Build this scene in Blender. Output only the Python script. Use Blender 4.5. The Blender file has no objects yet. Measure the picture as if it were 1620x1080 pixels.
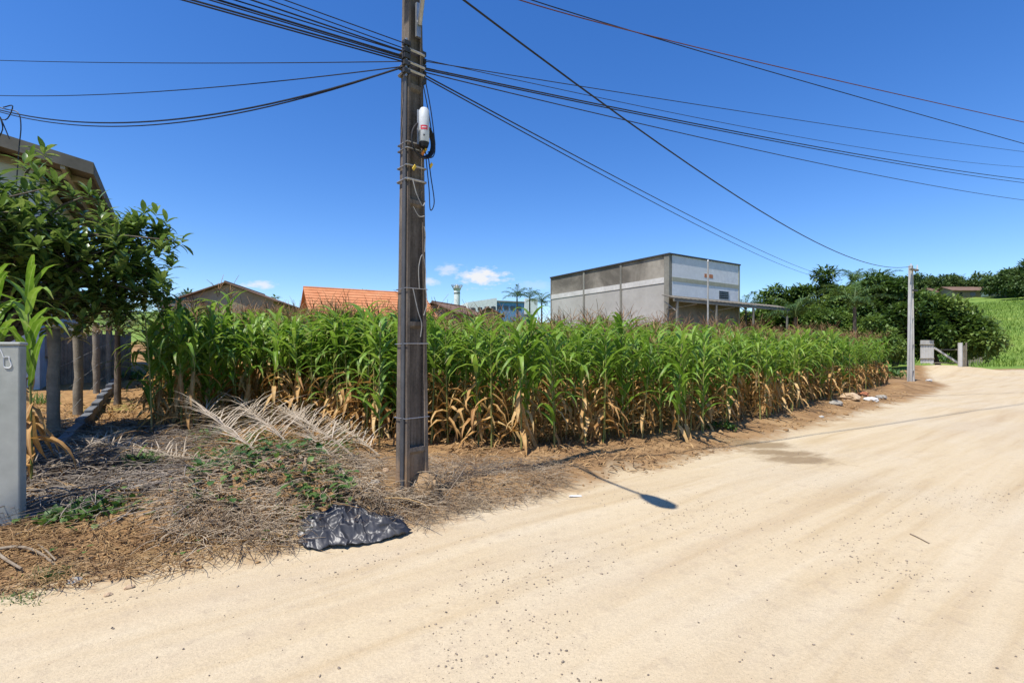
import bpy, math, random
import numpy as np
from mathutils import Vector, Matrix

random.seed(7)
rng = np.random.default_rng(11)
sc = bpy.context.scene
COL = sc.collection
R = math.radians

# ------------------------------------------------------------------ camera
F = 810.0; CU = 810.0; CV = 560.0; EYE = 1.6      # focal length in photo pixels, horizon at 560
cam_d = bpy.data.cameras.new('camera'); cam_d.lens = 18.0; cam_d.sensor_width = 36.0
cam_d.shift_y = 20.0 / 1620.0; cam_d.clip_start = 0.05; cam_d.clip_end = 6000
cam = bpy.data.objects.new('camera', cam_d); COL.objects.link(cam)
cam.location = (0, 0, EYE); cam.rotation_euler = (R(90), 0, 0)
sc.camera = cam

# ------------------------------------------------------------------ sky, sun, exposure
SUN_EL = R(64); sh = Vector((-0.67, -0.74, 0)).normalized()
sunvec = Vector((sh.x * math.cos(SUN_EL), sh.y * math.cos(SUN_EL), math.sin(SUN_EL)))
world = bpy.data.worlds.new('World'); sc.world = world; world.use_nodes = True
wn = world.node_tree.nodes; wl = world.node_tree.links; wn.clear()
out = wn.new('ShaderNodeOutputWorld'); bg = wn.new('ShaderNodeBackground')
sky = wn.new('ShaderNodeTexSky'); sky.sky_type = 'NISHITA'; sky.sun_disc = False
sky.sun_elevation = SUN_EL; sky.sun_rotation = math.atan2(sh.x, sh.y)
sky.altitude = 300; sky.air_density = 1.0; sky.dust_density = 0.25; sky.ozone_density = 4.0
hs = wn.new('ShaderNodeHueSaturation'); hs.inputs['Saturation'].default_value = 1.29; hs.inputs['Hue'].default_value = 0.511; hs.inputs['Value'].default_value = 1.0
bg.inputs['Strength'].default_value = 0.115
wl.new(sky.outputs[0], hs.inputs['Color'])
# a few small fair-weather clouds, low in the sky, placed by direction
tc = wn.new('ShaderNodeTexCoord')
nz = wn.new('ShaderNodeTexNoise'); nz.inputs['Scale'].default_value = 55; nz.inputs['Detail'].default_value = 5; nz.inputs['Roughness'].default_value = 0.6
mp = wn.new('ShaderNodeMapping'); mp.inputs['Scale'].default_value = (1, 1, 2.2)
wl.new(tc.outputs['Generated'], mp.inputs[0]); wl.new(mp.outputs[0], nz.inputs['Vector'])
def wmath(op, a, b=None):
    m = wn.new('ShaderNodeMath'); m.operation = op
    for i, v in enumerate((a, b)):
        if v is None: continue
        if isinstance(v, (int, float)): m.inputs[i].default_value = v
        else: wl.new(v, m.inputs[i])
    return m.outputs[0]
sepx = wn.new('ShaderNodeSeparateXYZ'); wl.new(tc.outputs['Generated'], sepx.inputs[0])
px = wmath('DIVIDE', sepx.outputs[0], wmath('MAXIMUM', sepx.outputs[1], 0.05))   # tangent-plane direction to the north
pz = wmath('DIVIDE', sepx.outputs[2], wmath('MAXIMUM', sepx.outputs[1], 0.05))
prev = None
for (u, v, a, b, k) in ((762, 438, 36, 13, 1.0), (709, 426, 18, 9, .55), (413, 450, 24, 6, .8), (678, 446, 16, 6, .6), (845, 452, 26, 9, .2), (1040, 441, 1, 1, 0)):
    if k == 0: continue
    dx = wmath('MULTIPLY', wmath('SUBTRACT', px, (u - CU) / F), F / a)
    dz = wmath('MULTIPLY', wmath('SUBTRACT', pz, (CV - v) / F), F / b)
    e = wmath('SUBTRACT', 1.25, wmath('SQRT', wmath('ADD', wmath('MULTIPLY', dx, dx), wmath('MULTIPLY', dz, dz))))
    e = wmath('ADD', e, wmath('MULTIPLY', wmath('SUBTRACT', nz.outputs[0], 0.5), 2.6))
    cl = wn.new('ShaderNodeMath'); cl.operation = 'MULTIPLY'; cl.use_clamp = True
    wl.new(wmath('MULTIPLY', e, 1.1), cl.inputs[0]); cl.inputs[1].default_value = 1.0
    e = wmath('MULTIPLY', cl.outputs[0], k)
    prev = e if prev is None else wmath('MAXIMUM', prev, e)
front = wmath('MULTIPLY', prev, wmath('GREATER_THAN', sepx.outputs[1], 0.1))
mixc = wn.new('ShaderNodeMixRGB'); wl.new(front, mixc.inputs[0]); wl.new(hs.outputs[0], mixc.inputs[1]); mixc.inputs[2].default_value = (4.6, 4.7, 4.9, 1)
wl.new(mixc.outputs[0], bg.inputs['Color']); wl.new(bg.outputs[0], out.inputs[0])
sun_d = bpy.data.lights.new('sun', 'SUN'); sun_d.energy = 4.0; sun_d.angle = R(0.53); sun_d.color = (1.0, 0.955, 0.88)
sun = bpy.data.objects.new('sun', sun_d); COL.objects.link(sun); sun.location = (-10, -6, 30)
sun.rotation_euler = sunvec.to_track_quat('Z', 'Y').to_euler()
vs = sc.view_settings; vs.view_transform = 'Standard'; vs.look = 'None'; vs.gamma = 1; vs.exposure = 0.75; vs.use_curve_mapping = False
try:
    sc.cycles.transparent_max_bounces = 8; sc.cycles.max_bounces = 6
except Exception: pass

# ------------------------------------------------------------------ noise and terrain functions
_perm = np.random.default_rng(3).random((256, 256))
def vnoise(x, y):
    x = np.asarray(x, float); y = np.asarray(y, float)
    xi = np.floor(x).astype(int); yi = np.floor(y).astype(int)
    fx = x - xi; fy = y - yi; fx = fx * fx * (3 - 2 * fx); fy = fy * fy * (3 - 2 * fy)
    a = _perm[xi & 255, yi & 255]; b = _perm[(xi + 1) & 255, yi & 255]
    c = _perm[xi & 255, (yi + 1) & 255]; d = _perm[(xi + 1) & 255, (yi + 1) & 255]
    return (a * (1 - fx) + b * fx) * (1 - fy) + (c * (1 - fx) + d * fx) * fy
def fbm(x, y, o=4):
    t = 0; a = .5
    for i in range(o):
        t = t + a * (vnoise(x * 2 ** i + 17 * i, y * 2 ** i + 31 * i) - .5); a *= .55
    return t                                                  # about -0.5 .. 0.5
def ss(a, b, x):
    t = np.clip((x - a) / (b - a), 0, 1); return t * t * (3 - 2 * t)

EDGE = np.array([(-420, -215), (-30, -10.9), (-3.24, 3.24), (-.94, 4.47), (.49, 5.63), (2.65, 7.4), (6.8, 11.27), (16.5, 19.9),
                 (22, 25.5), (27, 33), (34, 42), (44, 49), (62, 55), (120, 64), (600, 90)], float)
def sdist(x, y):
    """signed distance to the road's field-side edge, positive on the field side"""
    x = np.asarray(x, float); y = np.asarray(y, float)
    best = np.full(x.shape, 1e9); sg = np.ones(x.shape)
    for (ax, ay), (bx, by) in zip(EDGE[:-1], EDGE[1:]):
        dx, dy = bx - ax, by - ay; L2 = dx * dx + dy * dy
        t = np.clip(((x - ax) * dx + (y - ay) * dy) / L2, 0, 1)
        ex = x - ax - t * dx; ey = y - ay - t * dy
        d = np.hypot(ex, ey); c = dx * (y - ay) - dy * (x - ax)
        m = d < best - 1e-9; best = np.where(m, d, best); sg = np.where(m, np.where(c >= 0, 1., -1.), sg)
    return best * sg
MOUNDS = [(-2.35, 5.15, 1.05, .55, .42, .5), (-1.55, 4.85, .6, .35, .14, .6), (-3.4, 5.3, .9, .6, .10, .4), (-1.0, 5.33, .2, .15, .17, 0), (.05, 5.95, .62, .24, .15, .65), (-.5, 5.6, .4, .22, .10, .6), (1.2, 7.1, .8, .3, .08, .7),
          (-3.2, 6.6, .9, .6, .12, .2), (-5.2, 7.2, .8, .8, .08, 0), (16.9, 22.4, .8, .4, .25, .8), (33.0, 39.5, 6.5, 4.0, .75, .6)]
def gz(x, y, detail=True):
    x = np.asarray(x, float); y = np.asarray(y, float)
    s = sdist(x, y)
    z = .12 * ss(-.05, 1.3, s) + .07 * 2 * np.log1p(np.exp(np.clip((np.minimum(s, 42) - 7.5) / 2, -20, 30)))
    r = np.hypot(x, y); az = np.degrees(np.arctan2(x, y))
    right = ss(14, 38, az) * (1 - ss(100, 130, az))
    slope = .105; rmax = 150 + 130 * right
    rr = np.clip(r - 56, 0, rmax - 56); far = (az > -125) & (az < 130)
    z = z + np.where(far, slope * (rr - 8 * (1 - np.exp(-rr / 8))), 0) * np.maximum(ss(-1, 16, s), ss(0, 30, -s - 12))
    z = z + np.where(r > 60, fbm(x / 40, y / 40, 3) * ss(60, 140, r) * 3, 0)
    for (mx, my, a, b, h, rot) in MOUNDS:
        c, q = math.cos(rot), math.sin(rot)
        lx = (x - mx) * c + (y - my) * q; ly = -(x - mx) * q + (y - my) * c
        z = z + h * np.exp(-((lx / a) ** 2 + (ly / b) ** 2))
    if detail:
        f = ss(-.1, .6, s)
        z = z + f * (fbm(x * 1.3, y * 1.3, 3) * .09 + fbm(x * 6, y * 6, 3) * .045)
        q = (x * -.63 + y * .777)
        z = z + (1 - f) * (fbm(x * .5, y * .5, 2) * .05 + fbm(q * 3.2, (x * .777 + y * .63) * .5 + 5, 3) * .02 + fbm(x * 9, y * 9, 2) * .006)
    return z
def gz1(x, y): return float(gz(np.array([x]), np.array([y]))[0])
def at(u, v, d): return Vector(((u - CU) / F * d, d, EYE + (CV - v) / F * d))
def G(u, v):
    """the point of the terrain that the photograph shows at pixel (u, v)"""
    d = np.geomspace(1.5, 400, 1500)
    h = EYE + (CV - v) / F * d - gz((u - CU) / F * d, d)
    i = int(np.argmax(h < 0)) or len(d) - 1
    t = h[i - 1] / (h[i - 1] - h[i]); dd = d[i - 1] + t * (d[i] - d[i - 1])
    return Vector(((u - CU) / F * dd, dd, gz1((u - CU) / F * dd, dd)))

# ------------------------------------------------------------------ materials
def new_mat(name):
    m = bpy.data.materials.new(name); m.use_nodes = True; m.node_tree.nodes.clear(); return m
class NT:
    def __init__(s, m): s.n = m.node_tree.nodes; s.l = m.node_tree.links
    def node(s, t, **kw):
        n = s.n.new(t)
        for k, v in kw.items():
            if k.startswith('i_'):
                key = k[2:].replace('_', ' ')
                key = int(key) if key.isdigit() else key
                if hasattr(v, 'links'): s.l.new(v, n.inputs[key])
                else: n.inputs[key].default_value = v
            else: setattr(n, k, v)
        return n
    def noise(s, scale, detail=4, rough=.55, vec=None, dist=0):
        n = s.node('ShaderNodeTexNoise', i_Scale=scale, i_Detail=detail, i_Roughness=rough, i_Distortion=dist)
        if vec is not None: s.l.new(vec, n.inputs['Vector'])
        return n.outputs[0]
    def ramp(s, fac, stops):
        n = s.n.new('ShaderNodeValToRGB'); s.l.new(fac, n.inputs[0]); e = n.color_ramp.elements
        while len(e) < len(stops): e.new(.5)
        for el, (p, c) in zip(e, stops):
            el.position = p; el.color = (c, c, c, 1) if isinstance(c, (int, float)) else (*c, 1)
        return n.outputs[0]
    def mix(s, f, a, b, mode='MIX'):
        n = s.n.new('ShaderNodeMixRGB'); n.blend_type = mode
        for i, v in enumerate((f, a, b)):
            if hasattr(v, 'links'): s.l.new(v, n.inputs[i])
            elif isinstance(v, (int, float)): n.inputs[i].default_value = v if i == 0 else (v, v, v, 1)
            else: n.inputs[i].default_value = (*v, 1)
        return n.outputs[0]
    def math(s, op, a, b=0.0, clamp=False):
        n = s.n.new('ShaderNodeMath'); n.operation = op; n.use_clamp = clamp
        for i, v in enumerate((a, b)):
            if hasattr(v, 'links'): s.l.new(v, n.inputs[i])
            else: n.inputs[i].default_value = v
        return n.outputs[0]
    def attr(s, name): return s.node('ShaderNodeAttribute', attribute_name=name).outputs['Fac']
    def finish(s, col, rough=.8, bump=None, bstr=.3, bdist=.02, spec=.3, metal=0, trans=0, tcol=None):
        o = s.n.new('ShaderNodeOutputMaterial'); b = s.n.new('ShaderNodeBsdfPrincipled')
        if hasattr(col, 'links'): s.l.new(col, b.inputs['Base Color'])
        else: b.inputs['Base Color'].default_value = (*col, 1)
        if hasattr(rough, 'links'): s.l.new(rough, b.inputs['Roughness'])
        else: b.inputs['Roughness'].default_value = rough
        b.inputs['Specular IOR Level'].default_value = spec; b.inputs['Metallic'].default_value = metal
        if bump is not None:
            bn = s.node('ShaderNodeBump', i_Strength=bstr, i_Distance=bdist); s.l.new(bump, bn.inputs['Height']); s.l.new(bn.outputs[0], b.inputs['Normal'])
        if trans:
            t = s.n.new('ShaderNodeBsdfTranslucent')
            c = tcol if tcol is not None else col
            if hasattr(c, 'links'): s.l.new(c, t.inputs[0])
            else: t.inputs[0].default_value = (*c, 1)
            m = s.n.new('ShaderNodeMixShader'); m.inputs[0].default_value = trans
            s.l.new(b.outputs[0], m.inputs[1]); s.l.new(t.outputs[0], m.inputs[2]); s.l.new(m.outputs[0], o.inputs[0])
        else: s.l.new(b.outputs[0], o.inputs[0])
def pos(t): return t.node('ShaderNodeNewGeometry').outputs['Position']
def objc(t): return t.node('ShaderNodeTexCoord').outputs['Object']
def simple(name, c1, c2, scale=6, rough=.8, bstr=.3, bdist=.01, spec=.3, world_space=False, dirt=None, metal=0, c3=None, bscale=None):
    m = new_mat(name); t = NT(m); v = pos(t) if world_space else objc(t)
    n = t.noise(scale, 6, .6, v); n2 = t.noise(scale * 6, 4, .6, v)
    stops = [(.3, c1), (.7, c2)] if c3 is None else [(.28, c1), (.5, c2), (.72, c3)]
    col = t.ramp(n, stops)
    col = t.mix(.35, col, t.ramp(n2, [(.3, .45), (.7, 1.0)]), 'MULTIPLY')
    if dirt is not None:
        dn = t.noise(scale * .35, 5, .65, v, .6); col = t.mix(t.ramp(dn, [(.45, 0.), (.68, .85)]), col, dirt)
    t.finish(col, rough, t.noise(bscale or scale * 5, 6, .6, v), bstr, bdist, spec, metal); return m
def leafmat(name, dark, mid, light, trans=.3, rough=.5, scale=1.5, spec=.35, rib=None, tip=None, obj_var=True):
    m = new_mat(name); t = NT(m); p = pos(t)
    n = t.noise(scale, 3, .6, p); n2 = t.noise(scale * 9, 2, .5, p)
    f = t.math('ADD', t.math('MULTIPLY', n, .6), t.math('MULTIPLY', n2, .4))
    if obj_var:
        oi = t.node('ShaderNodeObjectInfo').outputs['Random']
        f = t.math('ADD', f, t.math('MULTIPLY', t.math('SUBTRACT', oi, .5), .22))
    f = t.math('ADD', f, t.math('MULTIPLY', t.math('SUBTRACT', t.attr('tone'), .5), .3))
    col = t.ramp(f, [(.3, dark), (.5, mid), (.7, light)])
    if rib is not None: col = t.mix(t.ramp(t.attr('ac'), [(0, .75), (.22, 0.)]), col, rib)
    if tip is not None:
        col = t.mix(t.ramp(t.math('ADD', t.attr('al'), t.math('MULTIPLY', t.math('SUBTRACT', n2, .5), .5)), [(.78, 0.), (1., .8)]), col, tip)
    tc_ = t.mix(.5, col, t.mix(1., col, (1.0, 1.0, .45), 'MULTIPLY'))
    t.finish(col, rough, None, spec=spec, trans=trans, tcol=tc_); return m

M = {}
M['corn'] = leafmat('corn_leaf', (.08, .165, .016), (.165, .30, .034), (.30, .44, .075), .42, .45, rib=(.34, .46, .14), tip=(.33, .27, .09))
M['corn_dry'] = leafmat('corn_dry_leaf', (.30, .15, .05), (.48, .28, .10), (.62, .44, .21), .25, .75, rib=(.55, .38, .18))
M['stalk'] = leafmat('corn_stalk', (.10, .14, .03), (.22, .22, .06), (.36, .27, .10), 0, .6)
M['tassel'] = leafmat('corn_tassel', (.20, .10, .045), (.34, .19, .09), (.48, .30, .15), .15, .8)
M['loquat'] = leafmat('broad_leaf', (.06, .12, .024), (.14, .225, .05), (.30, .38, .12), .34, .34, spec=.5, rib=(.14, .2, .06))
M['tree1'] = leafmat('tree_leaf_dark', (.045, .09, .018), (.10, .165, .034), (.21, .28, .065), .32, .45, scale=.35, spec=.4)
M['tree2'] = leafmat('tree_leaf_mid', (.06, .115, .022), (.125, .20, .04), (.24, .32, .08), .34, .5, scale=.35)
M['tree3'] = leafmat('tree_leaf_far', (.045, .085, .025), (.085, .14, .04), (.15, .21, .07), .26, .6, scale=.2)
M['palm'] = leafmat('palm_leaf', (.035, .08, .022), (.085, .15, .04), (.18, .24, .085), .26, .45, scale=.8)
M['palm_dry'] = leafmat('dry_palm_leaf', (.25, .195, .135), (.38, .31, .225), (.5, .42, .32), .15, .8, scale=2.5)
M['straw'] = leafmat('dry_straw', (.20, .14, .09), (.42, .32, .21), (.66, .55, .40), .1, .85, scale=3)
M['litter'] = leafmat('dry_litter', (.13, .07, .035), (.30, .18, .08), (.50, .33, .15), .12, .85, scale=3)
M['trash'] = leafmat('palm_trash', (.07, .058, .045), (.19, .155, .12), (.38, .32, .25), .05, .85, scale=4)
M['weed'] = leafmat('weed_leaf', (.03, .08, .015), (.075, .15, .03), (.15, .24, .06), .3, .5, scale=3)
M['grass'] = leafmat('hill_grass', (.09, .165, .022), (.175, .275, .04), (.32, .40, .085), .3, .6, scale=.15)
M['bark'] = simple('bark', (.08, .06, .045), (.2, .16, .12), 5, .9, .5)
M['twig'] = simple('dead_wood', (.17, .13, .09), (.36, .28, .2), 6, .9, .4, world_space=True)
M['wood_post'] = simple('weathered_timber', (.14, .12, .09), (.30, .26, .2), 4, .9, .5)
M['concrete'] = simple('pole_concrete', (.085, .068, .055), (.20, .165, .135), 1.6, .92, .55, .006, c3=(.30, .255, .21), dirt=(.045, .038, .033), bscale=40)
def pole_material():
    m = new_mat('pole_concrete_weathered'); t = NT(m); v = objc(t)
    mp = t.node('ShaderNodeMapping'); mp.inputs['Scale'].default_value = (14, 14, .8); t.l.new(v, mp.inputs[0])
    a = t.noise(1.0, 6, .65, mp.outputs[0]); b = t.noise(2.2, 6, .65, v); c = t.noise(45, 4, .65, v)
    col = t.ramp(a, [(.3, (.06, .047, .038)), (.5, (.14, .112, .09)), (.72, (.27, .225, .185))])
    col = t.mix(t.ramp(b, [(.45, 0.), (.7, .7)]), col, (.05, .042, .036))
    col = t.mix(.5, col, t.ramp(c, [(.3, .5), (.65, 1.15)]), 'MULTIPLY')
    z = t.node('ShaderNodeSeparateXYZ'); t.l.new(v, z.inputs[0])
    col = t.mix(t.ramp(t.math('ADD', z.outputs[2], t.math('MULTIPLY', b, 1.2)), [(.6, .75), (1.7, 0.)]), col, (.30, .19, .105))
    t.finish(col, .95, t.math('ADD', a, t.math('MULTIPLY', c, .6)), .6, .006, .15); return m
M['concrete'] = pole_material()
M['wallconc'] = simple('painted_concrete', (.33, .345, .305), (.45, .455, .41), 1.4, .9, .3, .004, dirt=(.30, .30, .26), bscale=25)
M['ware_up'] = simple('stained_render', (.25, .22, .175), (.37, .335, .275), .5, .95, .2, .02, dirt=(.085, .075, .06), world_space=True)
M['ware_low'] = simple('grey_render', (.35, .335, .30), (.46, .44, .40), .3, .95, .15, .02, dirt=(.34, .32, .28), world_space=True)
M['ware_beam'] = simple('pale_beam', (.50, .48, .44), (.62, .60, .56), .6, .95, .15, .02, dirt=(.3, .28, .25), world_space=True)
M['ware_col'] = simple('dark_joint_and_shade', (.16, .15, .125), (.26, .25, .21), .8, .95, .15, .02, world_space=True)
M['ware_white'] = simple('white_paint', (.66, .67, .68), (.76, .76, .76), .5, .85, .1, .01, dirt=(.6, .61, .61), world_space=True)
M['ware_band'] = simple('olive_band', (.33, .32, .23), (.42, .41, .31), .6, .9, .1, .01, world_space=True)
M['white'] = simple('white_wall', (.66, .66, .65), (.76, .76, .74), .3, .85, .1, .01, world_space=True)
M['blue'] = simple('blue_cladding', (.10, .22, .40), (.15, .30, .50), .3, .6, .1, .01, world_space=True)
M['glass'] = simple('dark_pane', (.015, .018, .022), (.03, .035, .04), 1, .15, 0, .001, spec=.6)
M['tile'] = simple('terracotta_tile', (.50, .185, .075), (.64, .28, .13), 1.1, .85, .2, .01, world_space=True)
M['tile_dk'] = simple('brown_tile', (.13, .08, .055), (.22, .14, .1), .8, .9, .2, .01, world_space=True)
M['beige'] = simple('beige_wall', (.26, .20, .15), (.34, .27, .21), .6, .9, .1, .01, world_space=True)
M['lilac'] = simple('lilac_wall', (.42, .40, .44), (.5, .48, .5), .6, .9, .1, .01, world_space=True)
M['housewall'] = simple('pale_blue_wall', (.42, .50, .56), (.52, .6, .65), .6, .9, .1, .01, world_space=True)
M['roofconc'] = simple('fibre_cement_roof', (.13, .115, .09), (.22, .195, .155), .9, .9, .2, .01, world_space=True, dirt=(.09, .08, .06))
M['beam'] = simple('painted_beam', (.30, .28, .24), (.40, .37, .32), 1.2, .85, .15, .01, world_space=True)
M['metal'] = simple('galvanised_steel', (.30, .31, .32), (.45, .46, .47), 6, .45, .1, .002, metal=.7)
M['dkmetal'] = simple('dark_steel', (.05, .048, .045), (.09, .085, .08), 6, .55, .1, .002, metal=.4)
M['boxwhite'] = simple('grey_plastic', (.52, .54, .56), (.64, .66, .67), 3, .5, .05, .001)
M['red'] = simple('red_label', (.55, .03, .06), (.65, .05, .08), 8, .5, 0, .001)
M['yellow'] = simple('yellow_tag', (.65, .42, .02), (.75, .5, .05), 8, .5, 0, .001)
M['orange'] = simple('orange_tag', (.7, .2, .03), (.8, .28, .05), 8, .5, 0, .001)
M['cable'] = simple('black_cable', (.012, .012, .014), (.025, .025, .03), 4, .55, 0, .001)
M['cablered'] = simple('copper_red_cable', (.10, .035, .035), (.16, .06, .05), 4, .55, 0, .001)
M['cablegrey'] = simple('grey_wire', (.30, .29, .27), (.42, .4, .37), 4, .6, 0, .001)
M['pvc'] = simple('grey_conduit', (.055, .055, .06), (.10, .10, .105), 2, .5, .05, .001)
M['plastic'] = simple('black_plastic', (.010, .011, .016), (.024, .026, .036), 4, .42, .25, .003, spec=.5, dirt=(.09, .085, .08), bscale=60)
M['stone'] = simple('grey_stone', (.22, .20, .17), (.40, .37, .32), 9, .9, .5, .01)
M['stone_tan'] = simple('tan_stone', (.40, .27, .16), (.56, .42, .28), 9, .9, .5, .01)
M['clod'] = simple('soil_clod', (.22, .12, .05), (.42, .27, .13), 3, .95, .4, .01, world_space=True)
M['gravel'] = simple('road_gravel', (.07, .065, .06), (.22, .175, .135), 30, .9, .3, .004, world_space=True, c3=(.45, .37, .28))
M['slab'] = simple('slate_slab', (.10, .105, .115), (.2, .21, .22), 3, .8, .4, .01)
M['brick'] = simple('fired_brick', (.42, .15, .07), (.55, .24, .12), 8, .9, .4, .01)
M['termite'] = simple('sandy_heap', (.27, .175, .09), (.40, .27, .15), 8, .95, .7, .02, world_space=True)

def ground_material():
    m = new_mat('earth'); t = NT(m); p = pos(t)
    s = t.attr('s'); gr = t.attr('grassy'); wet = t.attr('wet')
    warp = t.noise(1.1, 5, .6, p); fine = t.noise(7, 5, .65, p); tiny = t.noise(60, 4, .7, p)
    big = t.noise(.35, 4, .55, p)
    # streaks that follow the wheel tracks
    mp0 = t.node('ShaderNodeMapping'); mp0.inputs['Rotation'].default_value = (0, 0, R(-38)); t.l.new(p, mp0.inputs[0]); mp = t.node('ShaderNodeMapping'); mp.inputs['Scale'].default_value = (.16, 2.2, 1); t.l.new(mp0.outputs[0], mp.inputs[0])
    st = t.noise(1.5, 5, .6, mp.outputs[0], .5)
    st2 = t.noise(.55, 3, .5, mp.outputs[0], .3)
    sand = t.ramp(st, [(.25, (.40, .295, .165)), (.45, (.475, .375, .235)), (.75, (.53, .44, .30))])
    sand = t.mix(t.ramp(st2, [(.5, 0.), (.72, .5)]), sand, (.38, .28, .175))
    sand = t.mix(t.ramp(big, [(.45, 0.), (.75, .55)]), sand, (.50, .43, .32))
    sand = t.mix(t.ramp(fine, [(.55, 0.), (.78, .5)]), sand, (.30, .23, .165))
    sand = t.mix(.35, sand, t.ramp(tiny, [(.3, .62), (.6, 1.08)]), 'MULTIPLY')
    grit = t.noise(220, 2, .6, p)
    sand = t.mix(t.math('MULTIPLY', t.ramp(grit, [(.60, 0.), (.67, .9)]), t.ramp(big, [(.35, .2), (.6, 1.)])), sand, (.17, .14, .11))
    soil = t.ramp(warp, [(.28, (.15, .085, .038)), (.5, (.28, .165, .075)), (.75, (.41, .27, .135))])
    soil = t.mix(.55, soil, t.ramp(fine, [(.3, .5), (.68, 1.1)]), 'MULTIPLY')
    soil = t.mix(.35, soil, t.ramp(tiny, [(.3, .5), (.65, 1.1)]), 'MULTIPLY')
    inner = t.math('ADD', s, t.math('MULTIPLY', t.math('SUBTRACT', warp, .5), 2.5))
    orange = t.mix(t.ramp(fine, [(.3, 0.), (.7, 1.)]), (.19, .105, .042), (.40, .235, .095))
    soil = t.mix(t.ramp(t.math('MULTIPLY', inner, .1), [(.2, 0.), (.4, .8)]), soil, orange)
    e = t.math('ADD', s, t.math('ADD', t.math('MULTIPLY', t.math('SUBTRACT', warp, .5), 1.5), t.math('MULTIPLY', t.math('SUBTRACT', fine, .5), .7)))
    em = t.ramp(t.math('ADD', t.math('MULTIPLY', e, .5), .4), [(.38, 0.), (.62, 1.)])
    col = t.mix(em, sand, soil)
    we = t.math('ADD', t.math('ADD', wet, t.math('MULTIPLY', t.math('SUBTRACT', st, .5), 1.1)), t.math('MULTIPLY', t.math('SUBTRACT', fine, .5), .5))
    wm = t.ramp(we, [(.46, 0.), (.74, .85)])
    col = t.mix(wm, col, t.mix(st, (.15, .10, .05), (.30, .21, .11)))
    g1 = t.noise(.12, 4, .6, p); g2 = t.noise(1.4, 5, .65, p)
    gcol = t.ramp(t.math('ADD', t.math('MULTIPLY', g1, .5), t.math('MULTIPLY', g2, .5)), [(.3, (.06, .12, .018)), (.5, (.14, .22, .036)), (.68, (.27, .31, .08))])
    col = t.mix(t.ramp(t.math('ADD', gr, t.math('MULTIPLY', t.math('SUBTRACT', g2, .5), .6)), [(.4, 0.), (.6, 1.)]), col, gcol)
    h = t.math('ADD', t.math('MULTIPLY', tiny, .4), t.math('ADD', t.math('MULTIPLY', fine, .8), t.math('MULTIPLY', st, .5)))
    rough = t.mix(wm, .95, .55)
    t.finish(col, rough, h, .45, .03, .2); return m
M['earth'] = ground_material()

# ------------------------------------------------------------------ mesh helpers
class MB:
    """collects vertices and faces (world coordinates) and links them as ONE mesh object"""
    def __init__(s): s.v = []; s.f = []; s.mi = []
    def add(s, V, Fs, mi=0):
        o = len(s.v); s.v.extend([tuple(p) for p in V]); s.f.extend([tuple(i + o for i in f) for f in Fs]); s.mi.extend([mi] * len(Fs)); return s
    def box(s, c, size, rz=0, tilt=None, mi=0):
        hx, hy, hz = [k / 2 for k in size]; m = Matrix.Rotation(rz, 3, 'Z')
        if tilt: m = m @ Matrix.Rotation(tilt[0], 3, 'X') @ Matrix.Rotation(tilt[1], 3, 'Y')
        V = [Vector(c) + m @ Vector((x * hx, y * hy, z * hz)) for z in (-1, 1) for y in (-1, 1) for x in (-1, 1)]
        return s.add(V, [(0, 2, 3, 1), (4, 5, 7, 6), (0, 1, 5, 4), (1, 3, 7, 5), (3, 2, 6, 7), (2, 0, 4, 6)], mi)
    def prism(s, poly, ext, mi=0):
        """planar polygon (3D points) extruded by the vector ext"""
        n = len(poly); e = Vector(ext); V = [Vector(p) for p in poly] + [Vector(p) + e for p in poly]
        return s.add(V, [tuple(range(n - 1, -1, -1)), tuple(range(n, 2 * n))] + [(i, (i + 1) % n, (i + 1) % n + n, i + n) for i in range(n)], mi)
    def tube(s, pts, rad, n=6, cap=True, mi=0):
        pts = [Vector(p) for p in pts]; k = len(pts)
        rad = [rad] * k if isinstance(rad, (int, float)) else rad
        V = []; up = None
        for i, p in enumerate(pts):
            d = (pts[min(i + 1, k - 1)] - pts[max(i - 1, 0)]).normalized()
            if up is None: up = Vector((0, 0, 1)) if abs(d.z) < .9 else Vector((1, 0, 0))
            a = d.cross(up).normalized(); b = a.cross(d).normalized(); up = b
            for j in range(n):
                w = 2 * math.pi * j / n; V.append(p + (a * math.cos(w) + b * math.sin(w)) * rad[i])
        Fs = [(i * n + j, i * n + (j + 1) % n, (i + 1) * n + (j + 1) % n, (i + 1) * n + j) for i in range(k - 1) for j in range(n)]
        if cap: Fs += [tuple(range(n - 1, -1, -1)), tuple(range((k - 1) * n, k * n))]
        return s.add(V, Fs, mi)
    def build(s, name, mats, parent=None, smooth=False, bevel=0):
        me = bpy.data.meshes.new(name)
        off = Vector(parent.matrix_basis.translation) if parent is not None else Vector((0, 0, 0))
        if parent is not None and parent.parent is not None: off = off + parent.parent.matrix_basis.translation
        me.from_pydata([Vector(p) - off for p in s.v], [], s.f)
        for m in (mats if isinstance(mats, (list, tuple)) else [mats]): me.materials.append(m)
        if len(set(s.mi)) > 1: me.polygons.foreach_set('material_index', s.mi)
        if smooth: me.polygons.foreach_set('use_smooth', [True] * len(s.f)); me.update(calc_edges=True); me.set_sharp_from_angle(angle=R(48))
        o = bpy.data.objects.new(name, me); COL.objects.link(o)
        if parent is not None: o.parent = parent
        if bevel:
            b = o.modifiers.new('bevel', 'BEVEL'); b.width = bevel; b.segments = 2; b.limit_method = 'ANGLE'
        return o
def tag(o, label=None, cat=None, group=None, kind=None):
    if label: o['label'] = label
    if cat: o['category'] = cat
    if group: o['group'] = group
    if kind: o['kind'] = kind
    return o
def thing(name, label, cat, loc=(0, 0, 0), group=None):
    o = bpy.data.objects.new(name, None); COL.objects.link(o); o.location = loc; o.empty_display_size = .1
    return tag(o, label, cat, group)
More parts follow.
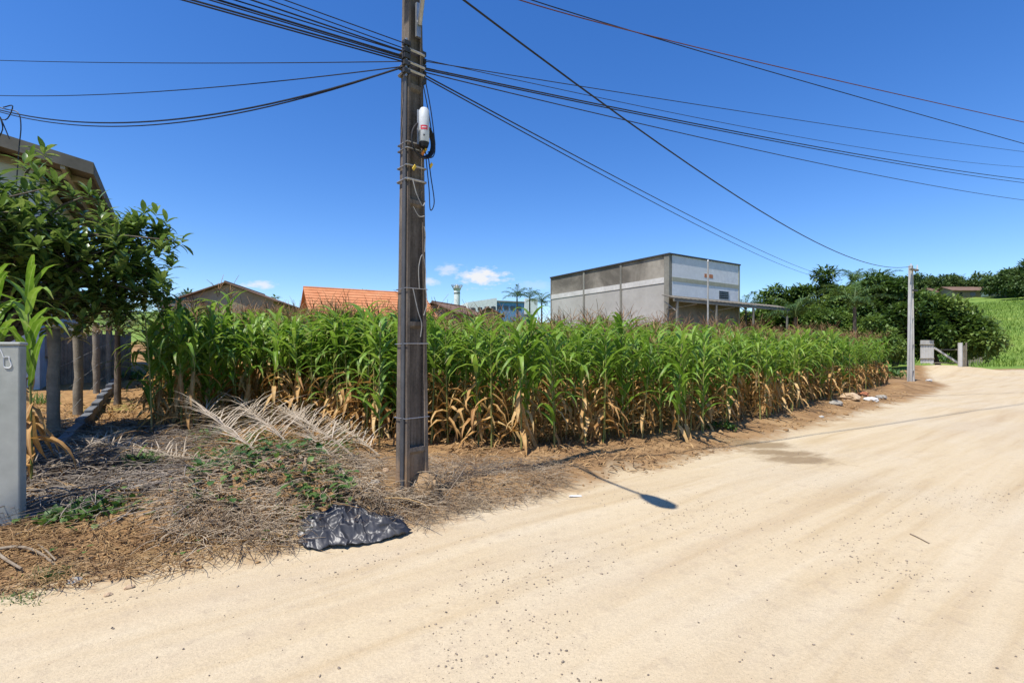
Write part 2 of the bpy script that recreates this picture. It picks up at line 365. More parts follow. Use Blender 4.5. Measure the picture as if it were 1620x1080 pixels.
def arr_mesh(name, V, Q, mats, mi=None, attrs=None, smooth=True, tri=False):
    """a mesh from numpy arrays: V (n,3), Q (m,4) or (m,3)"""
    me = bpy.data.meshes.new(name); V = np.asarray(V, np.float32); Q = np.asarray(Q, np.int32); k = Q.shape[1]
    me.vertices.add(len(V)); me.vertices.foreach_set('co', V.ravel())
    me.loops.add(Q.size); me.loops.foreach_set('vertex_index', Q.ravel())
    me.polygons.add(len(Q)); me.polygons.foreach_set('loop_start', np.arange(0, Q.size, k, dtype=np.int32))
    try: me.polygons.foreach_set('loop_total', np.full(len(Q), k, np.int32))
    except Exception: pass
    for m in (mats if isinstance(mats, (list, tuple)) else [mats]): me.materials.append(m)
    if mi is not None: me.polygons.foreach_set('material_index', np.asarray(mi, np.int32))
    me.update(calc_edges=True)
    if smooth: me.polygons.foreach_set('use_smooth', np.ones(len(Q), bool))
    for nme, a in (attrs or {}).items():
        at_ = me.attributes.new(nme, 'FLOAT', 'POINT'); at_.data.foreach_set('value', np.asarray(a, np.float32))
    return me
def link(name, me, parent=None):
    o = bpy.data.objects.new(name, me); COL.objects.link(o)
    if parent is not None: o.parent = parent
    return o
class Bulk:
    """numpy collector of quads with the attributes ac (across), al (along), tone"""
    def __init__(s): s.V = []; s.Q = []; s.ac = []; s.al = []; s.tone = []; s.mi = []; s.n = 0
    def add(s, V, Q, ac=None, al=None, tone=.5, mi=0):
        k = len(V); s.V.append(V); s.Q.append(np.asarray(Q) + s.n); s.n += k
        s.ac.append(np.ones(k) if ac is None else ac); s.al.append(np.zeros(k) if al is None else al)
        s.tone.append(np.full(k, tone) if np.isscalar(tone) else tone); s.mi.append(np.full(len(Q), mi)); return s
    def mesh(s, name, mats, off=None, smooth=True):
        V = np.concatenate(s.V)
        if off is not None: V = V - np.array(off)
        return arr_mesh(name, V, np.concatenate(s.Q), mats, np.concatenate(s.mi), dict(ac=np.concatenate(s.ac), al=np.concatenate(s.al), tone=np.concatenate(s.tone)), smooth)
def strips(base, azim, e0, bend, L, W, nseg=5, fold=.25, wav=0., prof='leaf', side=None):
    """many leaf blades at once: arrays of base points, azimuths, start elevations, total bend, length, width -> V, Q, ac, al"""
    base = np.atleast_2d(base); n = len(base)
    azim, e0, bend, L, W = [np.broadcast_to(np.asarray(a, float), (n,)) for a in (azim, e0, bend, L, W)]
    t = np.linspace(0, 1, nseg + 1)
    ang = e0[:, None] - bend[:, None] * t[None] ** 1.25
    st = L[:, None] / nseg
    h = np.concatenate([np.zeros((n, 1)), np.cumsum(np.cos(ang[:, :-1] * .5 + ang[:, 1:] * .5) * st, 1)], 1)
    v = np.concatenate([np.zeros((n, 1)), np.cumsum(np.sin(ang[:, :-1] * .5 + ang[:, 1:] * .5) * st, 1)], 1)
    dx, dy = np.cos(azim)[:, None], np.sin(azim)[:, None]
    sw = 0 if side is None else (np.broadcast_to(side, (n,))[:, None] * t ** 2 * L[:, None])
    c = np.stack([base[:, :1] + dx * h - dy * sw, base[:, 1:2] + dy * h + dx * sw, base[:, 2:3] + v], -1)
    if prof == 'leaf': w = np.minimum(1, .55 + 1.8 * t) * (1 - t) ** .65
    elif prof == 'oval': w = np.sin(np.pi * np.clip(t * .94 + .03, 0, 1)) ** .75
    else: w = (1 - t * .85)
    w = w[None] * W[:, None] / 2
    nx = -np.sin(ang) * dx; ny = -np.sin(ang) * dy; nzz = np.cos(ang)           # blade normal
    if wav: fw = fold * w + wav * w * np.sin(t[None] * 19 + azim[:, None] * 7)
    else: fw = fold * w
    off = np.stack([-dy * w, dx * w, np.zeros_like(w)], -1); up = np.stack([nx, ny, nzz], -1) * fw[..., None]
    V = np.stack([c + off + up, c, c - off + up], 2).reshape(n, -1, 3)          # (n,(nseg+1)*3,3)
    q = []
    for i in range(nseg):
        a = i * 3; q += [(a, a + 1, a + 4, a + 3), (a + 1, a + 2, a + 5, a + 4)]
    q = np.array(q); k = (nseg + 1) * 3
    Q = (q[None] + (np.arange(n) * k)[:, None, None]).reshape(-1, 4)
    ac = np.tile(np.array([1, 0, 1.]), (nseg + 1) * n); al = np.tile(np.repeat(t, 3), n)
    return V.reshape(-1, 3), Q, ac, al
def per(n, k, a): return np.repeat(a, k)
def cyl_np(p0, p1, r0, r1, n=5, rings=2, wob=0):
    t = np.linspace(0, 1, rings)[:, None]; p0 = np.array(p0, float); p1 = np.array(p1, float)
    c = p0 + (p1 - p0) * t; a = np.linspace(0, 2 * math.pi, n, endpoint=False)
    r = (r0 + (r1 - r0) * t)
    V = c[:, None, :] + np.stack([np.cos(a)[None] * r, np.sin(a)[None] * r, np.zeros((rings, n))], -1)
    Q = [(i * n + j, i * n + (j + 1) % n, (i + 1) * n + (j + 1) % n, (i + 1) * n + j) for i in range(rings - 1) for j in range(n)]
    return V.reshape(-1, 3), np.array(Q)
def straw_np(P, azim, L, rad, elev, curve, nseg=3, sag=None):
    """thin dry stems, each a curved three-sided tube"""
    n = len(P); t = np.linspace(0, 1, nseg + 1)
    az = azim[:, None] + curve[:, None] * t; st = L[:, None] / nseg
    el = elev[:, None] * (1 - 1.4 * t if sag is None else 1 - sag * t)
    dx = np.cos(az) * np.cos(el) * st; dy = np.sin(az) * np.cos(el) * st; dz = np.sin(el) * st
    c = np.stack([np.cumsum(d, 1) for d in (dx, dy, dz)], -1) + P[:, None, :]
    r = rad[:, None] * (1 - .6 * t)
    V = []
    for j in range(3):
        w = 2 * math.pi * j / 3
        V.append(c + np.stack([-np.sin(az) * r * math.cos(w), np.cos(az) * r * math.cos(w), r * math.sin(w) * np.ones_like(az)], -1))
    V = np.stack(V, 2).reshape(-1, 3); k = (nseg + 1) * 3
    q = np.array([(i * 3 + j, i * 3 + (j + 1) % 3, (i + 1) * 3 + (j + 1) % 3, (i + 1) * 3 + j) for i in range(nseg) for j in range(3)])
    return V, (q[None] + (np.arange(n) * k)[:, None, None]).reshape(-1, 4), k
def lump(c, size, seed, sub=2, rough=.25, squash=.7):
    """an irregular stone: vertices and faces"""
    import bmesh
    bm = bmesh.new(); bmesh.ops.create_icosphere(bm, subdivisions=sub, radius=1)
    rr = random.Random(seed); ax = [Vector((rr.uniform(-1, 1), rr.uniform(-1, 1), rr.uniform(-1, 1))).normalized() for _ in range(9)]
    lim = [rr.uniform(.62, .95) for _ in range(9)]
    V = []
    for v in bm.verts:
        p = v.co.copy()
        for a, l in zip(ax, lim):
            d = p.dot(a)
            if d > l: p -= a * (d - l)
        p += p.normalized() * rr.uniform(-1, 1) * rough * .12
        V.append(Vector(c) + Vector((p.x * size[0], p.y * size[1], p.z * size[2])))
    Fs = [tuple(v.index for v in f.verts) for f in bm.faces]; bm.free(); return V, Fs

# ================================================================== SETTING: ground and road
def build_ground():
    rad = np.concatenate([[0.05, .4, .8, 1.1, 1.3], np.arange(1.5, 6, .03), np.geomspace(6, 16, 170), np.geomspace(16.2, 90, 150), np.geomspace(92, 1600, 50)])
    ang = np.concatenate([np.linspace(-54, 54, 430), np.linspace(57, 303, 60)]); ang = np.radians(ang)
    RR, AA = np.meshgrid(rad, ang, indexing='ij')
    X = RR * np.sin(AA); Y = RR * np.cos(AA); Z = gz(X.ravel(), Y.ravel()).reshape(X.shape)
    nr, na = X.shape; idx = np.arange(nr * na).reshape(nr, na); nx = np.roll(idx, -1, 1)
    Q = np.stack([idx[:-1], idx[1:], nx[1:], nx[:-1]], -1).reshape(-1, 4)[:, ::-1]
    V = np.stack([X, Y, Z], -1).reshape(-1, 3); S = sdist(V[:, 0], V[:, 1])
    r = np.hypot(V[:, 0], V[:, 1])
    grassy = np.clip(ss(42, 50, r) * ss(.2, 1.4, S), 0, 1) + ss(9, 12, -S) * .9
    grassy = np.maximum(grassy, .42 * ss(.6, 2, S) * np.exp(-((V[:, 0] + 9.5) / 3.5) ** 2 - ((V[:, 1] - 12) / 4) ** 2))
    # damp patch on the shoulder of the road
    a = G(1195, 703); b = G(1270, 727); wet = np.zeros(len(V))
    for q, w, h in ((a, .75, .42), (b, .62, .42), (G(1235, 716), .6, .35)):
        dx = V[:, 0] - q.x; dy = V[:, 1] - q.y; c, d = math.cos(-.2), math.sin(-.2)
        wet = np.maximum(wet, 1 - np.hypot((dx * c + dy * d) / w, (-dx * d + dy * c) / h) * .5)
    wet = np.clip(wet, 0, 1)
    for name, sel in (('road', S[Q].mean(1) < .1), ('ground', S[Q].mean(1) >= .1)):
        q = Q[sel]; used, inv = np.unique(q, return_inverse=True)
        me = arr_mesh(name, V[used], inv.reshape(-1, 4), M['earth'], None, dict(s=S[used], grassy=grassy[used], wet=wet[used]))
        o = link(name, me); o['kind'] = 'structure'
        o['label'] = 'pale sandy dirt road with faint wheel tracks' if name == 'road' else 'bare orange soil and grassy hillside around the maize field'
build_ground()

# ================================================================== BUILDINGS
WX = Vector((.835, .551, 0)).normalized(); WY = Vector((-.551, .835, 0)).normalized()    # the street grid's two directions
RZ = math.atan2(WX.y, WX.x)
def wbox(mb, o, x0, x1, y0, y1, z0, z1, mi=0):
    """box in the frame of the street grid, o = origin"""
    c = Vector(o) + WX * (x0 + x1) / 2 + WY * (y0 + y1) / 2; c.z = (z0 + z1) / 2
    return mb.box(c, (x1 - x0, y1 - y0, z1 - z0), RZ, mi=mi)
def warehouse():
    o = Vector((12.3, 40, 0)); Lx, Ly = 9.3, 15.1; z0 = gz1(12.3, 40) - .6; zt = 9.5
    t = thing('warehouse', 'large flat-roofed warehouse with stained grey side and white end wall behind the maize', 'warehouse', (o.x, o.y, z0))
    # stained side wall (faces left): columns, beam and panels
    cols = [0, 5.2, 10.0, Ly]
    for i, y in enumerate(cols):
        w = .5 if i == 0 else .22
        wbox(MB(), o, -.04, .3, max(0, y - w / 2) if i else 0, min(Ly, y + w / 2) if i else w, z0, zt - .12).build('column', M['ware_col'], t)
    zb0, zb1 = 7.22, 7.66
    for i in range(3):
        a = cols[i] + (.5 if i == 0 else .11); b = cols[i + 1] - (.11 if i < 2 else .11)
        wbox(MB(), o, .02, .25, a, b, z0, zb0).build('wall_panel', M['ware_low'], t)
        wbox(MB(), o, -.03, .25, a, b, zb0, zb1).build('beam', M['ware_beam'], t)
        wbox(MB(), o, .03, .25, a, b, zb1, zt - .12).build('wall_panel', M['ware_up'], t)
    # white end wall (faces right)
    zc0, zc1 = 7.35, 7.66
    for (a, b) in ((.32, 4.8), (4.88, Lx - .2)):
        wbox(MB(), o, a, b, .0, .2, 6.2, zc0).build('wall_panel', M['ware_white'], t); wbox(MB(), o, a, b, .012, .2, z0, 6.2).build('wall_panel', M['ware_col'], t)  # lower panels coloured dark to stand for the canopy's shade
        wbox(MB(), o, a, b, -.03, .2, zc0, zc1).build('band', M['ware_band'], t)
        wbox(MB(), o, a, b, .0, .2, zc1, zt - .12).build('wall_panel', M['ware_white'], t)
    wbox(MB(), o, 4.8, 4.88, .03, .2, z0, zt - .12).build('joint', M['ware_band'], t)
    wbox(MB(), o, Lx - .2, Lx, -.03, .3, z0, zt - .12).build('column', M['ware_band'], t)
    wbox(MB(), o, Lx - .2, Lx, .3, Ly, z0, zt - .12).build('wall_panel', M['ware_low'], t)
    wbox(MB(), o, .3, Lx - .2, Ly - .2, Ly - .02, z0, zt - .12).build('wall_panel', M['ware_low'], t)
    m = MB()
    wbox(m, o, -.1, Lx + .06, -.08, .3, zt - .12, zt); wbox(m, o, -.1, .3, .302, Ly + .05, zt - .12, zt); wbox(m, o, Lx - .3, Lx + .06, .302, Ly + .05, zt - .12, zt); wbox(m, o, .302, Lx - .302, Ly - .25, Ly + .05, zt - .12, zt)
    m.build('parapet_cap', M['dkmetal'], t)
    wbox(MB(), o, .31, Lx - .21, .31, Ly - .26, zt - .9, zt - .7).build('roof', M['ware_up'], t)
    for k, x in enumerate((4.35, 4.62, 4.98, 5.24)):       # two pairs of red vent bricks
        wbox(MB(), o, x, x + .24, -.012, .15, 7.95, 8.26).build('vent_brick', M['brick'], t)
    wz0, wz1 = 6.3, 6.98
    w = wbox(MB(), o, 6.35, 7.65, -.02, .1, wz0, wz1).build('window', M['glass'], t)
    for k in range(5):
        z = wz0 + .02 + k * (wz1 - wz0 - .04) / 4; wbox(MB(), o, 6.3, 7.7, -.05, -.022, z - .02, z + .02).build('slat', M['metal'], w)
    return t
warehouse()
def lean_to():
    o = Vector((12.3, 40, 0)); zr = 5.82
    c = o - WY * 1.0; t = thing('lean_to', 'dark corrugated lean-to canopy on posts along the white end of the warehouse', 'canopy', (c.x, c.y, gz1(c.x, c.y)))
    m = MB(); n = 60; V = []; Fs = []
    for i in range(n + 1):
        x = -1.0 + 16.2 * i / n; dz = .03 * (i % 2)
        for (y, z) in ((-.03, zr + .35), (-1.3, zr)): V.append(o + WX * x + WY * y + Vector((0, 0, z + dz)))
        for (y, z) in ((-1.3, zr - .04), (-.03, zr + .31)): V.append(o + WX * x + WY * y + Vector((0, 0, z + dz)))
    for i in range(n):
        a = i * 4; b = a + 4; Fs += [(a, a + 1, b + 1, b), (a + 1, a + 2, b + 2, b + 1), (a + 2, a + 3, b + 3, b + 2)]
    m.add(V, Fs).build('roof', M['roofconc'], t)
    wbox(MB(), o, -1, 15.2, -1.28, -1.18, zr - .26, zr - .05).build('edge_beam', M['ware_col'], t)
    for x in (-.6, 4.2, 9.4, 14.8):
        p = o + WX * x - WY * 1.22; g = gz1(p.x, p.y) - .1
        MB().box((p.x, p.y, (g + zr - .27) / 2), (.14, .14, zr - .27 - g), RZ).build('post', M['ware_col'], t)
        MB().tube([p + Vector((0, 0, zr - 1.0)), o + WX * x - WY * .02 + Vector((0, 0, zr - .15))], .035, 5).build('brace', M['beam'], t)
    for x in (1.8, 6.8): MB().tube([o + WX * x - WY * 1.15 + Vector((0, 0, zr - .3)), o + WX * (x - 2.2) - WY * .05 + Vector((0, 0, zr - .75))], .04, 5).build('brace', M['beam'], t)
lean_to()
def steel_post():
    p = Vector(((1120 - CU) / F * 36, 36, 0)); g = gz1(p.x, p.y); top = EYE + (CV - 413) / F * 36
    t = thing('steel_post', 'slim pale steel post in front of the warehouse end wall', 'post', (p.x, p.y, g))
    MB().tube([(p.x, p.y, g - .3), (p.x, p.y, top)], .065, 8).build('shaft', M['cablegrey'], t, True)
    MB().tube([(p.x, p.y, top), (p.x, p.y, top + .07)], [.08, .05], 8).build('cap', M['metal'], t)
steel_post()

def gable_house(name, label, o, lx, ly, zw, zr, wall, roof, axis='y', over=.5, wins=(), tiles=False, rzd=None):
    """house in a street-grid frame: walls to zw, ridge zr along axis"""
    X, Y = (WX, WY) if rzd is None else (Vector((math.cos(rzd), math.sin(rzd), 0)), Vector((-math.sin(rzd), math.cos(rzd), 0)))
    rz = math.atan2(X.y, X.x); o = Vector((o[0], o[1], 0))
    cs = [o, o + X * lx, o + X * lx + Y * ly, o + Y * ly]; g = min(gz1(c.x, c.y) for c in cs) - .3
    t = thing(name, label, 'house', (o.x, o.y, g))
    def P(x, y, z): return o + X * x + Y * y + Vector((0, 0, z))
    m = MB()
    if axis == 'y':
        m.prism([P(0, 0, g), P(lx, 0, g), P(lx, 0, zw), P(lx / 2, 0, zr - .08), P(0, 0, zw)], Y * ly)
    else:
        m.prism([P(0, ly, g), P(0, 0, g), P(0, 0, zw), P(0, ly / 2, zr - .08), P(0, ly, zw)], X * lx)
    m.build('wall', wall, t)
    th = .1
    for sgn in (0, 1):
        mb = MB()
        if axis == 'y':
            x0, x1 = (-over, lx / 2) if sgn == 0 else (lx + over, lx / 2); sl = (zr - zw) / (lx / 2); ze = zw - over * sl
            if tiles and sgn == tiles - 1: tile_roof(mb, P(x0, -over, ze), P(x0, ly + over, ze), P(x1, -over, zr), P(x1, ly + over, zr))
            mb.prism([P(x0, -over, ze), P(x1, -over, zr), P(x1, -over, zr + th), P(x0, -over, ze + th)], Y * (ly + 2 * over))
        else:
            y0, y1 = (-over, ly / 2) if sgn == 0 else (ly + over, ly / 2); sl = (zr - zw) / (ly / 2); ze = zw - over * sl
            mb.prism([P(-over, y0, ze), P(-over, y1, zr), P(-over, y1, zr + th), P(-over, y0, ze + th)], X * (lx + 2 * over))
            if tiles and sgn == tiles - 1: tile_roof(mb, P(-over, y0, ze + th), P(lx + over, y0, ze + th), P(-over, y1, zr + th), P(lx + over, y1, zr + th))
        mb.build('roof', roof, t)
    r0, r1 = (P(lx / 2, -over, zr + th), P(lx / 2, ly + over, zr + th)) if axis == 'y' else (P(-over, ly / 2, zr + th), P(lx + over, ly / 2, zr + th))
    MB().tube([r0, r1], .1, 6).build('ridge_cap', roof, t)
    for (face, a, z, w, h) in wins:
        if face == 'x0': c = P(-.02, a, z); sz = (.08, w, h)
        elif face == 'x1': c = P(lx + .02, a, z); sz = (.08, w, h)
        else: c = P(a, -.02, z); sz = (w, .08, h)
        f = MB().box(c, (sz[0] + (.1 if sz[0] > .1 else 0), sz[1] + (.1 if sz[1] > .1 else 0), h + .12), rz).build('window', M['beam'], t)
        MB().box(c - (X if face == 'x0' else -X if face == 'x1' else Y) * .03, sz, rz).build('pane', M['glass'], f)
    return t
def tile_roof(mb, a0, a1, b0, b1):
    """courses of tiles: a step every 0.4 m from eave (a) to ridge (b)"""
    L = (b0 - a0).length; n = max(4, int(L / .4)); nr = (a1 - a0).cross(b0 - a0).normalized()
    if nr.z < 0: nr = -nr
    for i in range(n):
        p, q = i / n, (i + 1.06) / n
        mb.prism([a0.lerp(b0, p) + nr * .05, a0.lerp(b0, min(q, 1)) + nr * .012, a0.lerp(b0, min(q, 1)) + nr * .004, a0.lerp(b0, p) + nr * .004], a1 - a0)

# brown-roofed house whose gable looks over the maize on the left
def left_far_houses():
    d = 44; p = at(285, 472, d)
    gable_house('brown_roof_house', 'brown-roofed house with mauve gable showing over the maize at left', (p.x, p.y), 7.6, 9, at(0, 473, d).z, at(0, 452, d + 2).z, M['beige'], M['tile_dk'], 'y', .5, rzd=R(8))
    c = at(270, 497, d - .12); c2 = at(325, 495, d + .6)
    t = thing('low_annex', 'pale lilac low wall of an annex below the mauve gable', 'annex', (c.x, c.y, gz1(c.x, c.y)))
    MB().prism([(c.x, c.y - 1.2, gz1(c.x, c.y) - .2), (c2.x, c.y - 1.0, gz1(c.x, c.y) - .2), (c2.x, c.y - 1.0, c.z + .95), (c.x, c.y - 1.2, c.z + .95)], (0, 1.0, 0)).build('wall', M['lilac'], t)
    MB().prism([(c.x - .3, c.y - 1.5, c.z + .95), (c2.x + .3, c.y - 1.3, c.z + .95), (c2.x + .3, c.y - 1.3, c.z + 1.07), (c.x - .3, c.y - 1.5, c.z + 1.07)], (0, 1.5, .1)).build('roof', M['tile_dk'], t)
    # terracotta roof: its long roof plane faces us
    d = 38; a = at(490, 457, d); b = at(662, 466, d + 4)
    rz = math.atan2(b.y - a.y, b.x - a.x); ly = 7.0; nrm = Vector((math.sin(rz), -math.cos(rz), 0))
    o = a + nrm * (ly / 2)
    gable_house('terracotta_roof_house', 'house with bright terracotta tile roof behind the maize left of the pole', (o.x, o.y), (b - a).length, ly, a.z - 2.3, a.z, M['beige'], M['tile'], 'x', .45, tiles=1, rzd=rz)
    # dark hut roofs right of the pole
    d = 46; p = at(655, 500, d)
    gable_house('dark_hut', 'dark low-roofed hut between the pole and the water tower', (p.x, p.y), 4.4, 5, at(0, 497, d).z, at(0, 481, d).z, M['beige'], M['tile_dk'], 'y', .4, rzd=R(-25))
    d = 60; p = at(752, 500, d)
    gable_house('brown_hut', 'small brown gabled hut below the white hilltop building', (p.x, p.y), 3.0, 5, at(0, 497, d).z, at(0, 487, d).z, M['beige'], M['tile_dk'], 'y', .5, rzd=R(12))
left_far_houses()

def hilltop_building():
    d = 150; p = at(740, 496, d); q = at(786, 491, d + 3)
    X = (q - p); X.z = 0; X.normalize(); Y = Vector((-X.y, X.x, 0)); rz = math.atan2(X.y, X.x); L = Vector((q.x - p.x, q.y - p.y)).length
    g = gz1(p.x, p.y) - 2; zt = at(0, 478, d).z
    t = thing('white_building', 'long white building with a row of dark windows on the green rise', 'building', (p.x, p.y, g))
    def bx(x0, x1, y0, y1, z0, z1, n, m, par=t): return MB().box(p * 1 + X * (x0 + x1) / 2 + Y * (y0 + y1) / 2 + Vector((0, 0, (z0 + z1) / 2 - p.z)), (x1 - x0, y1 - y0, z1 - z0), rz).build(n, m, par)
    MB().prism([p * 1 + Vector((0, 0, g - p.z)), p + X * L + Vector((0, 0, g - p.z)), p + X * L + Vector((0, 0, zt + 1.6 - p.z)), p + Vector((0, 0, zt - p.z))], Y * 9).build('wall', M['white'], t)
    for k in range(4):
        x = L * (.10 + .235 * k); z = at(0, 489.5 - k * 1.1, d).z
        w = bx(x, x + 1.35, -.08, .1, z - .55, z + .55, 'window', M['glass']); bx(x - .1, x + 1.45, -.14, .05, z - .72, z - .57, 'sill', M['white'], w)
    t2 = thing('blue_hall', 'blue clad hall joined to the right of the white hilltop building', 'building', (p.x + X.x * (L + .2), p.y + X.y * (L + .2), g))
    bx(L + .05, L + 13, 2, 11, g, zt + .6, 'wall', M['blue'], t2); bx(L - .2, L + 13.4, 1.6, 11.4, zt + .6, zt + 1.0, 'roof', M['ware_col'], t2)
    bx(L + 9.5, L + 13.6, 1.0, 1.9, zt - 3, zt + 1.9, 'portal', M['white'], t2)
    for k in range(4): bx(L + .8 + k * 2.1, L + 2.2 + k * 2.1, 1.9, 2.1, zt - 1.6, zt - .5, 'window', M['glass'], t2)
    # water tower
    d = 140; c = at(723, 0, d); g = gz1(c.x, c.y); z1 = at(0, 456, d).z
    t = thing('water_tower', 'slender white cylindrical water tower with railing on the skyline', 'water tower', (c.x, c.y, g))
    MB().tube([(c.x, c.y, g - 1), (c.x, c.y, z1 - 1.3), (c.x, c.y, z1 - 1.25), (c.x, c.y, z1 - .6)], [.82, .82, .86, .86], 32).build('shaft', M['white'], t)
    MB().tube([(c.x, c.y, z1 - 1.5), (c.x, c.y, z1 - 1.28)], [.9, .9], 20).build('collar', M['dkmetal'], t)
    MB().tube([(c.x, c.y, z1 - .6), (c.x, c.y, z1 - .3), (c.x, c.y, z1)], [.86, 1.05, 1.12], 20).build('deck', M['ware_beam'], t)
    MB().tube([(c.x, c.y, z1), (c.x, c.y, z1 + .7), (c.x, c.y, z1 + .95)], [.7, .65, .1], 14).build('tank_lid', M['ware_beam'], t, True)
    m = MB()
    for k in range(14):
        a = 2 * math.pi * k / 14; m.tube([(c.x + 1.08 * math.cos(a), c.y + 1.08 * math.sin(a), z1), (c.x + 1.55 * math.cos(a), c.y + 1.55 * math.sin(a), z1 + .85)], .06, 4)
    for r_, z in ((1.31, z1 + .42), (1.55, z1 + .85)): m.tube([(c.x + r_ * math.cos(2 * math.pi * k / 24), c.y + r_ * math.sin(2 * math.pi * k / 24), z) for k in range(25)], .05, 4, False)
    m.build('railing', M['metal'], t)
    # houses on the wooded hill at the right
    for (u, v, d, lx, ly, h, name, lab, wall, roof, rzd) in (
        (1508, 476, 165, 9, 7, 3.6, 'hill_house', 'reddish-brown hill house with dark eaves, lowest of the houses on the slope', M['beige'], M['tile_dk'], 20),
        (1530, 464, 178, 11, 7, 4.6, 'hill_house', 'pale two-storey hill house with tan roof above the reddish one', M['white'], M['tile_dk'], 15),
        (1478, 470, 170, 6, 6, 4.2, 'hill_house', 'small pale house at the left end of the hillside houses', M['white'], M['tile_dk'], 30)):
        p = at(u, v, d); g = gz1(p.x, p.y); zt = at(0, v - 5, d).z; zt = max(zt, g + 3)
        t = gable_house(name, lab, (p.x, p.y), lx, ly, zt, zt + 1.3, wall, roof, 'x', .8, wins=[('y', lx * .25, zt - 1.4, 1.4, 1.2), ('y', lx * .7, zt - 1.4, 1.6, 1.2), ('x0', ly * .5, zt - 1.4, 1.3, 1.1)], rzd=R(rzd - 20))
        tag(t, group='houses on the wooded hill')
hilltop_building()

def neighbour_house():
    o = Vector((-11.5, 14, 0)); zc = 6.8; g = gz1(-12.5, 15)
    t = thing('neighbour_house', 'two-storey neighbour house with wide low-pitched eaves behind the broad-leaved tree', 'house', (o.x, o.y, g))
    def P(x, y, z): return o + WX * x + WY * y + Vector((0, 0, z))
    sl = .20; L = 9.5; W = 7.4; ov = 1.0
    MB().prism([P(0, 0, zc), P(-W, 0, zc + sl * W), P(-W, 0, zc + sl * W - .16), P(0, 0, zc - .16)], WY * L).build('roof', M['roofconc'], t)
    MB().prism([P(-W - .02, 0, zc + sl * W), P(-2 * W, 0, zc), P(-2 * W, 0, zc - .16), P(-W - .02, 0, zc + sl * W - .16)], WY * L).build('roof', M['roofconc'], t)
    # fascia boards
    MB().prism([P(.05, -.05, zc + .03), P(-W, -.05, zc + sl * W + .03), P(-W, -.05, zc + sl * W - .3), P(.05, -.05, zc - .3)], WY * .045).build('fascia', M['roofconc'], t)
    MB().prism([P(.005, -.004, zc + .02), P(.055, -.004, zc + .02), P(.055, -.004, zc - .3), P(.005, -.004, zc - .3)], WY * L).build('fascia', M['roofconc'], t)
    for k in range(6):                                  # purlins under the eave overhang
        x = -.55 - k * 1.5
        MB().prism([P(x, .02, zc - x * sl - .17), P(x - .1, .02, zc - (x - .1) * sl - .17), P(x - .1, .02, zc - x * sl - .36), P(x, .02, zc - x * sl - .36)], WY * (L - .1)).build('purlin', M['beam'], t)
    for y in (1.05, 3.3, 5.6, 7.9):                     # rafters carrying the side eave
        MB().prism([P(-.1, y, zc - .19), P(-2.6, y, zc + 2.5 * sl - .19), P(-2.6, y, zc + 2.5 * sl - .4), P(-.1, y, zc - .34)], WY * .1).build('rafter', M['beam'], t)
    wb = MB(); x1 = -ov - .25; y0 = 1.2
    wb.prism([P(x1, y0, g - .4), P(x1, y0, zc - x1 * sl - .37), P(-W, y0, zc + W * sl - .37), P(-2 * W - x1, y0, zc - x1 * sl - .37), P(-2 * W - x1, y0, g - .4)], WY * (L - 2.2))
    wb.build('wall', M['housewall'], t)
    for (x, z) in ((-3.2, 1.6), (-3.2, 4.6), (-6.2, 4.6)):
        w = MB().box(P(x, y0 - .03, z + g), (1.5, .12, 1.2), RZ).build('window', M['beam'], t); MB().box(P(x, y0 - .07, z + g), (1.3, .08, 1.0), RZ).build('pane', M['glass'], w)
    for (y, z) in ((2.6, 1.5), (5.6, 1.5), (4, 4.4)):
        w = MB().box(P(x1 + .03, y, z + g), (.12, 1.4, 1.2), RZ).build('window', M['beam'], t); MB().box(P(x1 + .07, y, z + g), (.08, 1.2, 1.0), RZ).build('pane', M['glass'], w)
neighbour_house()

# ================================================================== TREES
def limb_path(p0, p1, n=5, wob=.15, rr=None):
    rr = rr or random; p0 = Vector(p0); p1 = Vector(p1); L = (p1 - p0).length
    return [p0.lerp(p1, i / n) + (Vector((rr.uniform(-1, 1), rr.uniform(-1, 1), rr.uniform(-.5, .5))) * wob * L * (0 if i in (0, n) else .5)) for i in range(n + 1)]
def leaf_cloud(blobs, size, dens, seed, droop=.3, aspect=.5, nseg=2):
    """leaf blades spread through the volume of many small clumps"""
    r = np.random.default_rng(seed); B = Bulk()
    for (c, rad) in blobs:
        vol = rad[0] * rad[1] * rad[2]; n = max(12, int(dens * vol ** (2 / 3)))
        d = r.normal(size=(n, 3)); d /= np.linalg.norm(d, axis=1)[:, None]
        q = r.random(n) ** .38; P = np.array(c) + d * q[:, None] * np.array(rad) * (1 + .18 * r.normal(size=(n, 1)))
        az = np.arctan2(d[:, 1], d[:, 0]) + r.normal(size=n) * .8
        V, Q, ac, al = strips(P, az, r.normal(.25, .45, n) + d[:, 2] * .35, r.uniform(.3, 1.2, n), size * r.uniform(.65, 1.3, n), size * aspect * r.uniform(.75, 1.25, n), nseg, .2, prof='oval')
        B.add(V, Q, ac, al, np.repeat(np.clip(r.normal(.5, .22, n) + r.normal() * .15, 0, 1), (nseg + 1) * 3))
    return B
